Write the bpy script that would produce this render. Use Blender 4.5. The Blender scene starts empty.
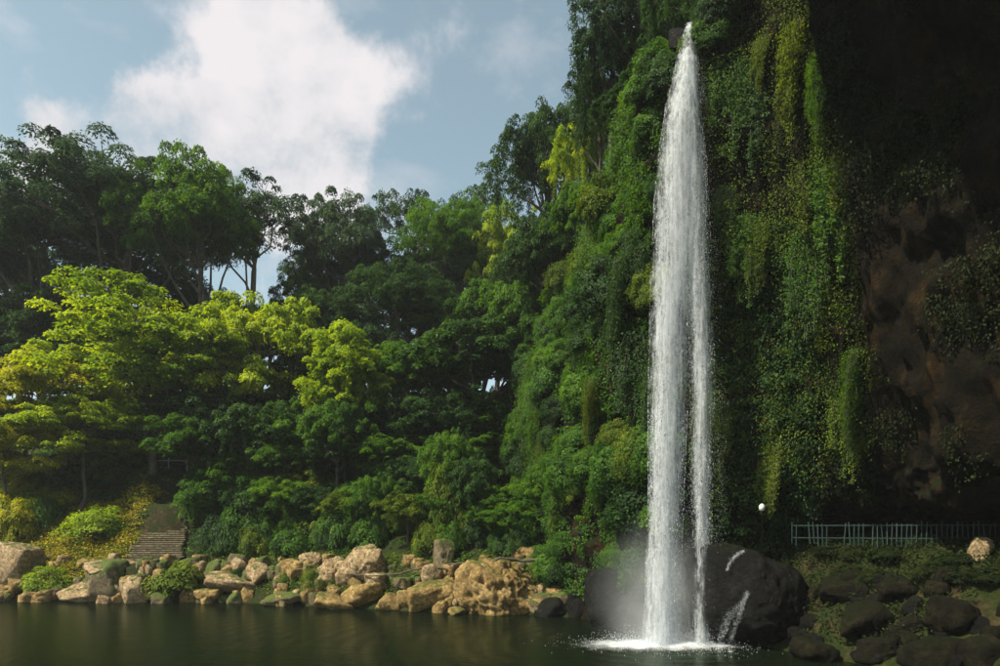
import bpy, bmesh, math, random
import numpy as np
from mathutils import Vector, Matrix

# ------------------------------------------------------------------ camera, sky, sun, exposure
sc = bpy.context.scene
col = sc.collection
F, PX0, PY0, CAMZ = 700.0, 500.0, 530.0, 6.5          # focal length in photo pixels, horizon row, eye height
cam_d = bpy.data.cameras.new('camera')
cam = bpy.data.objects.new('camera', cam_d); col.objects.link(cam)
cam.location = (0, 0, CAMZ); cam.rotation_euler = (math.radians(90), 0, 0)
cam_d.sensor_width = 36.0; cam_d.lens = 36.0*F/1000.0
cam_d.shift_y = (PY0-333.0)/1000.0
cam_d.clip_end = 6000.0; cam_d.clip_start = 0.1
sc.camera = cam

SUN = Vector((-0.54, -0.28, 0.79)).normalized()          # towards the sun
sun_el = math.asin(SUN.z); sun_az = math.atan2(SUN.x, SUN.y)
W = bpy.data.worlds.new('World'); sc.world = W; W.use_nodes = True
EXPO = 0.9
SKY_STRENGTH, SUN_STRENGTH = 0.10, 5.0

sd_ = bpy.data.lights.new('sun', 'SUN'); sun = bpy.data.objects.new('sun', sd_); col.objects.link(sun)
sd_.energy = SUN_STRENGTH; sd_.angle = math.radians(0.5); sd_.color = (1.0, 0.90, 0.70)
sun.rotation_euler = (-SUN).to_track_quat('-Z', 'Y').to_euler(); sun.location = (-60, 0, 90)

sc.view_settings.view_transform = 'Standard'; sc.view_settings.look = 'None'
sc.view_settings.exposure = EXPO; sc.view_settings.gamma = 1.0; sc.view_settings.use_curve_mapping = False
sc.render.engine = 'CYCLES'
cy = sc.cycles
cy.max_bounces = 6; cy.diffuse_bounces = 3; cy.glossy_bounces = 2; cy.transmission_bounces = 3
cy.transparent_max_bounces = 24; cy.volume_bounces = 1
cy.sample_clamp_indirect = 4.0
cy.use_denoising = True
try: cy.denoiser = 'OPENIMAGEDENOISE'
except Exception: pass

def dirpx(px, py):
    return Vector(((px-PX0)/F, 1.0, (PY0-py)/F)).normalized()

def build_world():
    nt = W.node_tree; N = nt.nodes; L = nt.links; N.clear()
    out = N.new('ShaderNodeOutputWorld'); bg = N.new('ShaderNodeBackground'); bg.inputs[1].default_value = SKY_STRENGTH
    sky = N.new('ShaderNodeTexSky'); sky.sky_type = 'NISHITA'; sky.sun_disc = False
    sky.sun_elevation = sun_el; sky.sun_rotation = sun_az
    sky.air_density = 1.0; sky.dust_density = 1.6; sky.ozone_density = 1.4; sky.altitude = 200
    tc = N.new('ShaderNodeTexCoord')
    nrm = N.new('ShaderNodeVectorMath'); nrm.operation = 'NORMALIZE'; L.new(tc.outputs['Generated'], nrm.inputs[0])
    def noise(scale, detail, rough, dist=0.0, sx=None):
        n = N.new('ShaderNodeTexNoise'); n.inputs['Scale'].default_value = scale
        n.inputs['Detail'].default_value = detail; n.inputs['Roughness'].default_value = rough
        n.inputs['Distortion'].default_value = dist
        if sx is not None:
            m = N.new('ShaderNodeMapping'); m.inputs['Rotation'].default_value = sx[0]; m.inputs['Scale'].default_value = sx[1]
            L.new(nrm.outputs[0], m.inputs[0]); L.new(m.outputs[0], n.inputs['Vector'])
        else: L.new(nrm.outputs[0], n.inputs['Vector'])
        return n
    def math_(op, a, b=None, c=None, clamp=False):
        m = N.new('ShaderNodeMath'); m.operation = op; m.use_clamp = clamp
        for i, v in enumerate((a, b, c)):
            if v is None: continue
            if isinstance(v, (int, float)): m.inputs[i].default_value = v
            else: L.new(v, m.inputs[i])
        return m.outputs[0]
    # soft banks of cumulus placed on the sky sphere
    banks = [(285, 30, .13, 1.0), (350, 75, .11, 1.0), (300, 120, .15, 1.1), (345, 150, .10, .9), (225, 125, .12, 1.0), (165, 130, .09, .8),
             (275, 190, .14, 1.0), (180, 165, .11, .8), (105, 155, .11, .95), (55, 160, .09, .8), (10, 170, .07, .7), (140, 100, .05, .5), (20, 115, .045, .5),
             (230, 5, .07, .8), (330, 195, .10, .8)]
    tot = None
    wn = noise(6.0, 6, .62)
    warp = N.new('ShaderNodeVectorMath'); warp.operation = 'MULTIPLY_ADD'
    L.new(wn.outputs['Color'], warp.inputs[0]); warp.inputs[1].default_value = (.16,)*3
    off = N.new('ShaderNodeVectorMath'); off.operation = 'SUBTRACT'; L.new(nrm.outputs[0], off.inputs[0]); off.inputs[1].default_value = (.08,)*3
    L.new(off.outputs[0], warp.inputs[2])
    for (px, py, r, wgt) in banks:
        dd = N.new('ShaderNodeVectorMath'); dd.operation = 'DISTANCE'
        L.new(warp.outputs[0], dd.inputs[0]); dd.inputs[1].default_value = dirpx(px, py)
        mr = N.new('ShaderNodeMapRange'); mr.interpolation_type = 'SMOOTHSTEP'
        mr.inputs[1].default_value = r; mr.inputs[2].default_value = 0.0; mr.inputs[3].default_value = 0; mr.inputs[4].default_value = wgt
        L.new(dd.outputs['Value'], mr.inputs[0])
        tot = mr.outputs[0] if tot is None else math_('ADD', tot, mr.outputs[0])
    tot = math_('MINIMUM', tot, 1.15)
    fb = noise(8.0, 10, .60, .12)
    big = noise(1.7, 4, .5)
    # elsewhere on the sphere: the same scattered cumulus
    sepv = N.new('ShaderNodeSeparateXYZ'); L.new(nrm.outputs[0], sepv.inputs[0])
    back = math_('MULTIPLY', math_('SUBTRACT', 0.25, sepv.outputs[1], None, True), 1.2)
    other = math_('MULTIPLY', back, math_('SUBTRACT', big.outputs['Fac'], 0.46))
    base = math_('ADD', math_('MULTIPLY', tot, 0.50), math_('MULTIPLY', other, 3.2))
    v = math_('ADD', base, math_('MULTIPLY', math_('SUBTRACT', fb.outputs['Fac'], 0.5), 1.6))
    mask = N.new('ShaderNodeMapRange'); mask.interpolation_type = 'SMOOTHSTEP'
    mask.inputs[1].default_value = 0.10; mask.inputs[2].default_value = 0.62; L.new(v, mask.inputs[0])
    # thin streaks
    st = noise(3.2, 6, .6, .1, ((0.3, 0.5, 0.4), (2.2, 1.0, 4.5)))
    stm = N.new('ShaderNodeMapRange'); stm.inputs[1].default_value = .54; stm.inputs[2].default_value = .8; stm.inputs[4].default_value = .45
    L.new(st.outputs['Fac'], stm.inputs[0])
    m2 = math_('MAXIMUM', mask.outputs[0], stm.outputs[0])
    ccr = N.new('ShaderNodeValToRGB'); L.new(fb.outputs['Fac'], ccr.inputs[0])
    ccr.color_ramp.elements[0].position = .3; ccr.color_ramp.elements[0].color = (3.2, 3.4, 3.65, 1)
    ccr.color_ramp.elements[1].position = .6; ccr.color_ramp.elements[1].color = (4.75, 4.55, 4.65, 1)
    # the sky itself, slightly desaturated as under thin haze
    hs = N.new('ShaderNodeHueSaturation'); hs.inputs['Saturation'].default_value = .66; hs.inputs['Hue'].default_value = .460
    hs.inputs['Value'].default_value = .92
    L.new(sky.outputs[0], hs.inputs['Color'])
    mx = N.new('ShaderNodeMix'); mx.data_type = 'RGBA'
    L.new(m2, mx.inputs[0]); L.new(hs.outputs[0], mx.inputs[6]); L.new(ccr.outputs[0], mx.inputs[7])
    L.new(mx.outputs[2], bg.inputs[0]); L.new(bg.outputs[0], out.inputs[0])
build_world()

# ------------------------------------------------------------------ helpers
rng = np.random.default_rng(7); random.seed(7)

def sstep(a, b, x):
    t = np.clip((np.asarray(x, float)-a)/(b-a), 0, 1); return t*t*(3-2*t)

def _hash(ix, iy, iz):
    n = (ix*374761393 + iy*668265263 + iz*2147483647 + 1274126177) & 0xFFFFFFFF
    n = ((n ^ (n >> 13))*1274126177) & 0xFFFFFFFF
    n = ((n ^ (n >> 16))*2246822519) & 0xFFFFFFFF
    return ((n ^ (n >> 15)) & 0xFFFFFF)/float(0xFFFFFF)

def vnoise(p):
    p = np.asarray(p, float); i = np.floor(p).astype(np.int64); f = p-i; u = f*f*(3-2*f); r = 0
    for dx in (0, 1):
        for dy in (0, 1):
            for dz in (0, 1):
                w = (u[..., 0] if dx else 1-u[..., 0])*(u[..., 1] if dy else 1-u[..., 1])*(u[..., 2] if dz else 1-u[..., 2])
                r = r + w*_hash(i[..., 0]+dx, i[..., 1]+dy, i[..., 2]+dz)
    return r*2-1

def fbm(p, oct=4, gain=.5, ridged=False):
    a, s, r = 1.0, 0, 0; p = np.asarray(p, float)
    for k in range(oct):
        v = vnoise(p*(2.03**k)+k*17.3)
        if ridged: v = 1-2*np.abs(v)
        r = r+a*v; s += a; a *= gain
    return r/s

def unit(v): return v/np.maximum(np.linalg.norm(v, axis=-1, keepdims=True), 1e-9)

def mesh_np(name, V, Fc, mats=(), smooth=False, tint=None, attrs=None):
    me = bpy.data.meshes.new(name); V = np.ascontiguousarray(V, dtype=np.float32); Fc = np.asarray(Fc, dtype=np.int32)
    me.vertices.add(len(V)); me.vertices.foreach_set('co', V.ravel())
    k = Fc.shape[1]; me.loops.add(Fc.size); me.loops.foreach_set('vertex_index', Fc.ravel())
    me.polygons.add(len(Fc)); me.polygons.foreach_set('loop_start', np.arange(0, Fc.size, k, dtype=np.int32))
    me.polygons.foreach_set('loop_total', np.full(len(Fc), k, dtype=np.int32))
    if smooth: me.polygons.foreach_set('use_smooth', np.ones(len(Fc), dtype=bool))
    me.update(calc_edges=True)
    if tint is not None:
        a = me.attributes.new('tint', 'FLOAT', 'POINT'); a.data.foreach_set('value', np.asarray(tint, np.float32))
    for kx, vv in (attrs or {}).items():
        a = me.attributes.new(kx, 'FLOAT', 'POINT'); a.data.foreach_set('value', np.asarray(vv, np.float32))
    for m in mats: me.materials.append(m)
    return me

def link(name, me, parent=None, loc=None, rot=None, scale=None):
    o = bpy.data.objects.new(name, me); col.objects.link(o)
    if parent is not None: o.parent = parent
    if loc is not None: o.location = loc
    if rot is not None: o.rotation_euler = rot
    if scale is not None: o.scale = scale
    return o

def tag(o, label=None, cat=None, group=None, kind=None):
    if label: o['label'] = label
    if cat: o['category'] = cat
    if group: o['group'] = group
    if kind: o['kind'] = kind
    return o

def at(px, py, d): return ((px-PX0)/F*d, d, CAMZ+(PY0-py)/F*d)

# --- leaves: one folded diamond per leaf
def leaf_quads(P, Nn, size, aspect=.5, T=None, fold=.18, R=rng):
    n = len(P); Nn = unit(Nn)
    if T is None: T = R.normal(size=(n, 3))
    T = unit(T-Nn*np.sum(T*Nn, 1, keepdims=True)); B = np.cross(Nn, T)
    L = size[:, None]*.5; Wd = L*aspect
    V = np.empty((n, 4, 3)); V[:, 0] = P-T*L; V[:, 1] = P+B*Wd+Nn*L*fold-T*L*.1; V[:, 2] = P+T*L-Nn*L*.15; V[:, 3] = P-B*Wd+Nn*L*fold-T*L*.1
    return V.reshape(-1, 3)

def quad_idx(n): return np.arange(n*4, dtype=np.int32).reshape(n, 4)

# --- tubes
def tube(pts, rad, sides=7, base=0):
    pts = np.asarray(pts, float); n = len(pts); V = []; Fc = []
    t = np.gradient(pts, axis=0); t = unit(t); up = np.array([0.31, .93, .17])
    a = np.cross(t, up); a = unit(a); b = np.cross(t, a); ang = np.arange(sides)*2*np.pi/sides
    for i in range(n):
        V.append(pts[i]+rad[i]*(np.cos(ang)[:, None]*a[i]+np.sin(ang)[:, None]*b[i]))
    V = np.concatenate(V)
    for i in range(n-1):
        for j in range(sides):
            k = (j+1) % sides
            Fc.append((base+i*sides+j, base+i*sides+k, base+(i+1)*sides+k, base+(i+1)*sides+j))
    return V, Fc

class Tubes:
    def __init__(s): s.V = []; s.F = []; s.n = 0
    def add(s, pts, rad, sides=6):
        v, f = tube(pts, rad, sides, s.n); s.V.append(v); s.F += f; s.n += len(v)
    def mesh(s, name, mat): return mesh_np(name, np.concatenate(s.V), s.F, [mat], smooth=True)

def bent(a, b, n=6, sag=0.0, jit=0.0, R=rng):
    a = np.array(a, float); b = np.array(b, float); t = np.linspace(0, 1, n)[:, None]
    p = a*(1-t)+b*t; p[:, 2] += sag*4*(t*(1-t))[:, 0]*np.linalg.norm(b-a)
    if jit: p[1:-1] += R.normal(size=(n-2, 3))*jit
    return p

# ------------------------------------------------------------------ materials
def new_mat(name):
    m = bpy.data.materials.new(name); m.use_nodes = True; m.node_tree.nodes.clear()
    return m, m.node_tree.nodes, m.node_tree.links

def ramp(N, stops):
    r = N.new('ShaderNodeValToRGB'); e = r.color_ramp.elements
    while len(e) < len(stops): e.new(.5)
    for i, (p, c) in enumerate(stops): e[i].position = p; e[i].color = (*c, 1)
    return r

def leaf_mat(name, dark, mid, light, trans=.38, rough=.5):
    m, N, L = new_mat(name)
    out = N.new('ShaderNodeOutputMaterial'); p = N.new('ShaderNodeBsdfPrincipled'); tr = N.new('ShaderNodeBsdfTranslucent'); mix = N.new('ShaderNodeMixShader')
    at_ = N.new('ShaderNodeAttribute'); at_.attribute_name = 'tint'
    oi = N.new('ShaderNodeObjectInfo')
    ad = N.new('ShaderNodeMath'); ad.operation = 'MULTIPLY_ADD'; ad.inputs[1].default_value = .3; ad.inputs[2].default_value = -.15
    L.new(oi.outputs['Random'], ad.inputs[0])
    s = N.new('ShaderNodeMath'); s.operation = 'ADD'; L.new(at_.outputs['Fac'], s.inputs[0]); L.new(ad.outputs[0], s.inputs[1])
    r = ramp(N, [(.08, dark), (.5, mid), (.95, light)]); L.new(s.outputs[0], r.inputs[0])
    p.inputs['Roughness'].default_value = rough+.1; p.inputs['Specular IOR Level'].default_value = .16
    L.new(r.outputs[0], p.inputs['Base Color'])
    hs = N.new('ShaderNodeHueSaturation'); hs.inputs['Hue'].default_value = .482; hs.inputs['Saturation'].default_value = 1.1; hs.inputs['Value'].default_value = 1.5
    L.new(r.outputs[0], hs.inputs['Color']); L.new(hs.outputs[0], tr.inputs['Color'])
    mix.inputs[0].default_value = trans; L.new(p.outputs[0], mix.inputs[1]); L.new(tr.outputs[0], mix.inputs[2]); L.new(mix.outputs[0], out.inputs[0])
    return m

def rock_mat(name, cols, moss=None, moss_amt=.5, rough=.85, bump=.5, scale=1.0, stain=(.05, .045, .035), spec=.3):
    m, N, L = new_mat(name)
    out = N.new('ShaderNodeOutputMaterial'); p = N.new('ShaderNodeBsdfPrincipled'); tc = N.new('ShaderNodeTexCoord'); oi = N.new('ShaderNodeObjectInfo')
    geo = N.new('ShaderNodeNewGeometry')
    off = N.new('ShaderNodeVectorMath'); off.operation = 'MULTIPLY_ADD'
    L.new(geo.outputs['Position'], off.inputs[0]); off.inputs[1].default_value = (scale,)*3
    cb = N.new('ShaderNodeCombineXYZ'); 
    mm = N.new('ShaderNodeMath'); mm.operation = 'MULTIPLY'; mm.inputs[1].default_value = 40; L.new(oi.outputs['Random'], mm.inputs[0]); L.new(mm.outputs[0], cb.inputs[0]); L.new(mm.outputs[0], cb.inputs[2])
    L.new(cb.outputs[0], off.inputs[2])
    def noise(s, d=6, r=.6, dist=0):
        n = N.new('ShaderNodeTexNoise'); n.inputs['Scale'].default_value = s; n.inputs['Detail'].default_value = d; n.inputs['Roughness'].default_value = r
        n.inputs['Distortion'].default_value = dist; L.new(off.outputs[0], n.inputs['Vector']); return n
    n1 = noise(.55, 8, .65, .4); r1 = ramp(N, [(.28, cols[0]), (.5, cols[1]), (.72, cols[2])]); L.new(n1.outputs['Fac'], r1.inputs[0])
    # dark lichen and water stains
    n2 = noise(2.3, 8, .7, .6); r2 = ramp(N, [(.40, (0, 0, 0)), (.62, (1, 1, 1))]); L.new(n2.outputs['Fac'], r2.inputs[0])
    mx = N.new('ShaderNodeMix'); mx.data_type = 'RGBA'; L.new(r2.outputs[0], mx.inputs[0]); mx.inputs[6].default_value = (*stain, 1); L.new(r1.outputs[0], mx.inputs[7])
    colr = mx.outputs[2]
    # mix only partly so the stone keeps its colour
    m3 = N.new('ShaderNodeMix'); m3.data_type = 'RGBA'; m3.inputs[0].default_value = .8; L.new(r1.outputs[0], m3.inputs[6]); L.new(colr, m3.inputs[7]); colr = m3.outputs[2]
    if moss:
        sx = N.new('ShaderNodeSeparateXYZ'); L.new(geo.outputs['Normal'], sx.inputs[0])
        n3 = noise(1.1, 6, .6)
        a = N.new('ShaderNodeMath'); a.operation = 'MULTIPLY_ADD'; a.inputs[1].default_value = .45; L.new(sx.outputs[2], a.inputs[0])
        L.new(n3.outputs['Fac'], a.inputs[2])
        mr = N.new('ShaderNodeMapRange'); mr.inputs[1].default_value = 1.02-moss_amt*.6; mr.inputs[2].default_value = 1.16-moss_amt*.6; L.new(a.outputs[0], mr.inputs[0])
        n4 = noise(7, 4, .7); r4 = ramp(N, [(.3, tuple(c*.45 for c in moss)), (.7, tuple(c*1.25 for c in moss))]); L.new(n4.outputs['Fac'], r4.inputs[0])
        m4 = N.new('ShaderNodeMix'); m4.data_type = 'RGBA'; L.new(mr.outputs[0], m4.inputs[0]); L.new(colr, m4.inputs[6]); L.new(r4.outputs[0], m4.inputs[7]); colr = m4.outputs[2]
    L.new(colr, p.inputs['Base Color']); p.inputs['Roughness'].default_value = rough; p.inputs['Specular IOR Level'].default_value = spec
    nb = noise(3.0, 12, .75, .5); vor = N.new('ShaderNodeTexVoronoi'); vor.inputs['Scale'].default_value = 1.3; L.new(off.outputs[0], vor.inputs['Vector'])
    sm = N.new('ShaderNodeMath'); sm.operation = 'MULTIPLY_ADD'; sm.inputs[1].default_value = .25; L.new(vor.outputs['Distance'], sm.inputs[0]); L.new(nb.outputs['Fac'], sm.inputs[2])
    b = N.new('ShaderNodeBump'); b.inputs['Strength'].default_value = bump; b.inputs['Distance'].default_value = .25; L.new(sm.outputs[0], b.inputs['Height']); L.new(b.outputs[0], p.inputs['Normal'])
    L.new(p.outputs[0], out.inputs[0])
    return m

M = {}
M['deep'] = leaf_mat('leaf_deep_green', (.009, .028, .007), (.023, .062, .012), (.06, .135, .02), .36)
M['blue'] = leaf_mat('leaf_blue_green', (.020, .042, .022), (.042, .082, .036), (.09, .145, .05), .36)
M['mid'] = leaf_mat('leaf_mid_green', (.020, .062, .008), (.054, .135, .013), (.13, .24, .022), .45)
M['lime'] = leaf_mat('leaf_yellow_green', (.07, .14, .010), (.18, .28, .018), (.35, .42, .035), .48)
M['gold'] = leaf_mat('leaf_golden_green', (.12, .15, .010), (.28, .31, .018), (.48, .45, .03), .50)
M['moss'] = leaf_mat('leaf_moss', (.026, .055, .006), (.075, .12, .010), (.18, .22, .016), .30, .7)
M['shade'] = leaf_mat('leaf_shade_toned_moss', (.005, .012, .002), (.014, .024, .004), (.032, .045, .007), .2, .7)  # moss leaf darkened: shade of bank and overhang is in the colour
M['grass'] = leaf_mat('leaf_ground', (.05, .075, .010), (.10, .14, .016), (.20, .22, .026), .3, .7)
M['litter'] = leaf_mat('leaf_litter', (.12, .11, .014), (.32, .28, .02), (.52, .42, .03), .3, .7)
M['bark'] = rock_mat('bark', ((.05, .04, .03), (.10, .085, .065), (.2, .18, .15)), (.05, .08, .02), .25, .9, .6, 3.0)
M['palebark'] = rock_mat('pale_bark', ((.16, .14, .11), (.26, .23, .19), (.38, .35, .30)), None, 0, .9, .5, 3.0)
M['stone'] = rock_mat('pale_limestone', ((.24, .155, .075), (.46, .33, .18), (.66, .51, .33)), (.07, .085, .012), .30, .9, 1.0, 1.5, (.07, .055, .03))
M['ochre'] = rock_mat('ochre_limestone', ((.18, .11, .035), (.38, .25, .085), (.56, .41, .18)), (.08, .09, .012), .34, .9, 1.0, 1.5, (.06, .045, .02))
M['mossy'] = rock_mat('mossy_limestone', ((.10, .075, .04), (.2, .15, .08), (.33, .26, .16)), (.06, .085, .014), .8, .9, .7, 1.3)
M['dark'] = rock_mat('shade_toned_wet_rock', ((.003, .0035, .0035), (.007, .0075, .007), (.016, .016, .014)), (.006, .009, .003), .30, .5, 1.0, 1.0, (.003, .003, .003), .12)  # dark wet stone, with its shade also put into the base colour
M['olive'] = rock_mat('shade_toned_olive_rock', ((.004, .004, .002), (.012, .011, .005), (.042, .034, .013)), (.007, .010, .002), .40, .8, 1.0, 1.2, (.004, .004, .003), .1)  # near-black base colour stands for the shade over the right bank
M['cliff'] = rock_mat('cliff_rock', ((.005, .0042, .002), (.010, .008, .0032), (.055, .030, .009)), (.009, .015, .003), .6, .85, 1.0, 1.0, (.004, .0038, .003), .08)  # rock tone lowered to paint in the dimness of the overhang wall
M['soil'] = rock_mat('forest_soil', ((.02, .016, .008), (.05, .04, .018), (.10, .08, .035)), (.018, .027, .006), .55, .95, .8, .8, (.010, .008, .005), .1)
M['step'] = rock_mat('worn_step_stone', ((.13, .10, .055), (.23, .19, .11), (.36, .30, .19)), (.06, .07, .014), .2, .9, .5, 1.5)

def plain(name, c, rough=.6, metal=0):
    m, N, L = new_mat(name); out = N.new('ShaderNodeOutputMaterial'); p = N.new('ShaderNodeBsdfPrincipled')
    g = N.new('ShaderNodeNewGeometry'); n = N.new('ShaderNodeTexNoise'); n.inputs['Scale'].default_value = 6; n.inputs['Detail'].default_value = 5; L.new(g.outputs['Position'], n.inputs['Vector'])
    r = ramp(N, [(.3, tuple(x*.6 for x in c)), (.7, tuple(min(1, x*1.2) for x in c))]); L.new(n.outputs['Fac'], r.inputs[0]); L.new(r.outputs[0], p.inputs['Base Color'])
    p.inputs['Roughness'].default_value = rough; p.inputs['Metallic'].default_value = metal; L.new(p.outputs[0], out.inputs[0]); return m
M['greenpaint'] = plain('teal_painted_wood', (.004, .026, .022))
M['greywood'] = plain('weathered_wood', (.20, .20, .18), .8)
M['white'] = plain('white_enamel', (.75, .77, .75), .4)

# ------------------------------------------------------------------ terrain
POOL = np.array([(-140, 72), (-75, 67), (-46, 65), (-33, 64.3), (-22, 62), (-14.3, 59), (-4.8, 55), (2.3, 53.5), (6.6, 51.3), (9, 47.5), (11, 44.8),
                 (13, 42.6), (14.8, 38.6), (16.2, 35.6), (18.2, 33), (20, 28), (20, 20), (17, 13), (8, 10.5), (-10, 10), (-40, 12), (-75, 16), (-140, 20)], float)

def pool_sd(x, y):
    """signed distance to the pool's edge, positive on land"""
    p = np.stack([np.ravel(x), np.ravel(y)], 1); n = len(POOL); best = np.full(len(p), 1e9); inside = np.zeros(len(p), bool)
    for i in range(n):
        a = POOL[i]; b = POOL[(i+1) % n]; e = b-a; w = p-a
        t = np.clip((w@e)/(e@e), 0, 1); dd = np.linalg.norm(w-t[:, None]*e, axis=1); best = np.minimum(best, dd)
        c = (a[1] <= p[:, 1]) != (b[1] <= p[:, 1])
        with np.errstate(divide='ignore', invalid='ignore'):
            xx = a[0]+(p[:, 1]-a[1])/(b[1]-a[1])*(b[0]-a[0])
        inside ^= c & (p[:, 0] < xx)
    return np.where(inside, -best, best).reshape(np.shape(x))

ST_A = np.array(at(151, 561, 67.5)); ST_B = np.array(at(178, 503, 76.5)); ST_C = np.array(at(172, 467, 82.0))

def ground(x, y):
    x = np.asarray(x, float); y = np.asarray(y, float); sd = pool_sd(x, y)
    P3 = np.stack([x, y, np.zeros_like(x)], -1)
    left = np.interp(sd, [-8, -1, 0, 3, 20, 60, 130, 300, 600], [-3, -.8, -.1, 3.0, 13.5, 30, 42, 45, 46])
    right = np.interp(sd, [-8, -1, 0, 5, 6.2, 18, 30, 60, 600], [-3, -.8, -.1, 5.2, 5.8, 5.8, 20, 32, 40])
    near = np.interp(sd, [-8, -1, 0, 9, 14, 60, 600], [-3, -.8, -.1, 4.75, 4.85, 6, 14])
    wr = sstep(11.5, 15.5, x); wn = sstep(24, 12, y)
    wr = wr*(1-sstep(58, 75, y))
    h = left*(1-wr)+right*wr; h = h*(1-wn)+near*wn
    amp = np.clip(sd, 0, 12)/12
    h = h+fbm(P3*.12, 3)*1.3*amp*(1-wr)*(1-wn)+fbm(P3*.6+5, 3)*.25*np.clip(sd, 0, 2)/2*(1-wn)
    # the steps are cut into the slope
    for a, b, wd in ((ST_A, ST_B, 3.2), (ST_B, ST_C, 3.0)):
        e = b[:2]-a[:2]; wx = x-a[0]; wy = y-a[1]; t = np.clip((wx*e[0]+wy*e[1])/(e@e), 0, 1)
        dd = np.hypot(wx-t*e[0], wy-t*e[1]); zz = a[2]+t*(b[2]-a[2])-.22
        k = sstep(wd+2.5, wd, dd); h = h*(1-k)+zz*k
    return h

def gz(x, y): return float(ground(np.array([x]), np.array([y]))[0])

def ground_hit(px, py, d0=30, d1=130):
    d = np.linspace(d0, d1, 401); X = (px-PX0)/F*d; Z = CAMZ+(PY0-py)/F*d
    g = ground(X, d); k = np.nonzero(Z <= np.maximum(g, 0.0))[0]
    i = k[0] if len(k) else 400
    return np.array([X[i], d[i], max(g[i], 0.0)])

def axis_lin(segs):
    out = []
    for a, b, s in segs: out += list(np.arange(a, b, s))
    return np.array(out+[segs[-1][1]])
gx = axis_lin([(-1500, -300, 60), (-300, -100, 10), (-100, -60, 2), (-60, 34, .8), (34, 60, 2), (60, 200, 10), (200, 1500, 65)])
gy = axis_lin([(-1500, -100, 70), (-100, -10, 9), (-10, 28, 2), (28, 100, .8), (100, 160, 3), (160, 400, 12), (400, 1500, 55)])
GX, GY = np.meshgrid(gx, gy); GZ = ground(GX, GY)
nx, ny = len(gx), len(gy); idx = np.arange(nx*ny).reshape(ny, nx)
Fg = np.stack([idx[:-1, :-1], idx[:-1, 1:], idx[1:, 1:], idx[1:, :-1]], -1).reshape(-1, 4)
terrain = link('ground', mesh_np('ground', np.stack([GX, GY, GZ], -1).reshape(-1, 3), Fg, [M['soil']], smooth=True))
tag(terrain, 'steep forest floor and rocky bank around the pool', kind='structure')

# ------------------------------------------------------------------ water
def water_mat():
    m, N, L = new_mat('pool_water'); out = N.new('ShaderNodeOutputMaterial'); p = N.new('ShaderNodeBsdfPrincipled')
    p.inputs['Base Color'].default_value = (.004, .006, .003, 1); p.inputs['Roughness'].default_value = .10; p.inputs['IOR'].default_value = 1.33
    g = N.new('ShaderNodeNewGeometry')
    def noise(s, sc_, d, rough=.55):
        mp = N.new('ShaderNodeMapping'); mp.inputs['Scale'].default_value = sc_; L.new(g.outputs['Position'], mp.inputs[0])
        n = N.new('ShaderNodeTexNoise'); n.inputs['Scale'].default_value = s; n.inputs['Detail'].default_value = d; n.inputs['Roughness'].default_value = rough; L.new(mp.outputs[0], n.inputs['Vector']); return n
    a = noise(2.0, (1, 1.2, 1), 5, .6); b = noise(.35, (1, 1.3, 1), 2)
    # rings that run out from the foot of the fall
    vm = N.new('ShaderNodeVectorMath'); vm.operation = 'DISTANCE'; L.new(g.outputs['Position'], vm.inputs[0]); vm.inputs[1].default_value = (10, 40, 0)
    wv = N.new('ShaderNodeMath'); wv.operation = 'MULTIPLY_ADD'; wv.inputs[1].default_value = 5.0; L.new(vm.outputs['Value'], wv.inputs[0])
    k = N.new('ShaderNodeMath'); k.operation = 'MULTIPLY'; k.inputs[1].default_value = 9; L.new(a.outputs['Fac'], k.inputs[0]); L.new(k.outputs[0], wv.inputs[2])
    s = N.new('ShaderNodeMath'); s.operation = 'SINE'; L.new(wv.outputs[0], s.inputs[0])
    fall = N.new('ShaderNodeMapRange'); fall.inputs[1].default_value = 2; fall.inputs[2].default_value = 45; fall.inputs[3].default_value = .10; fall.inputs[4].default_value = .0; L.new(vm.outputs['Value'], fall.inputs[0])
    sw = N.new('ShaderNodeMath'); sw.operation = 'MULTIPLY'; L.new(s.outputs[0], sw.inputs[0]); L.new(fall.outputs[0], sw.inputs[1])
    h = N.new('ShaderNodeMath'); h.operation = 'ADD'; L.new(a.outputs['Fac'], h.inputs[0]); L.new(sw.outputs[0], h.inputs[1])
    h2 = N.new('ShaderNodeMath'); h2.operation = 'ADD'; L.new(h.outputs[0], h2.inputs[0]); L.new(b.outputs['Fac'], h2.inputs[1])
    bp = N.new('ShaderNodeBump'); bp.inputs['Strength'].default_value = .28; bp.inputs['Distance'].default_value = .10; L.new(h2.outputs[0], bp.inputs['Height'])
    L.new(bp.outputs[0], p.inputs['Normal'])
    # dark body; reflections dimmed by a grey-green tint on the gloss
    df = N.new('ShaderNodeBsdfDiffuse'); df.inputs[0].default_value = (.005, .008, .004, 1); gl = N.new('ShaderNodeBsdfGlossy'); gl.inputs[0].default_value = (.40, .47, .38, 1); gl.inputs['Roughness'].default_value = .10
    fr = N.new('ShaderNodeFresnel'); fr.inputs[0].default_value = 1.33; mx = N.new('ShaderNodeMixShader')
    for nd in (gl, fr): L.new(bp.outputs[0], nd.inputs['Normal'])
    L.new(fr.outputs[0], mx.inputs[0]); L.new(df.outputs[0], mx.inputs[1]); L.new(gl.outputs[0], mx.inputs[2]); N.remove(p)
    L.new(mx.outputs[0], out.inputs[0]); return m
M['water'] = water_mat()
wp = POOL.copy(); cxy = np.array([-20., 38.]); 
dirs = unit(wp-cxy); wp = wp+dirs*3.0
wv = np.concatenate([wp, np.zeros((len(wp), 1))], 1)
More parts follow.
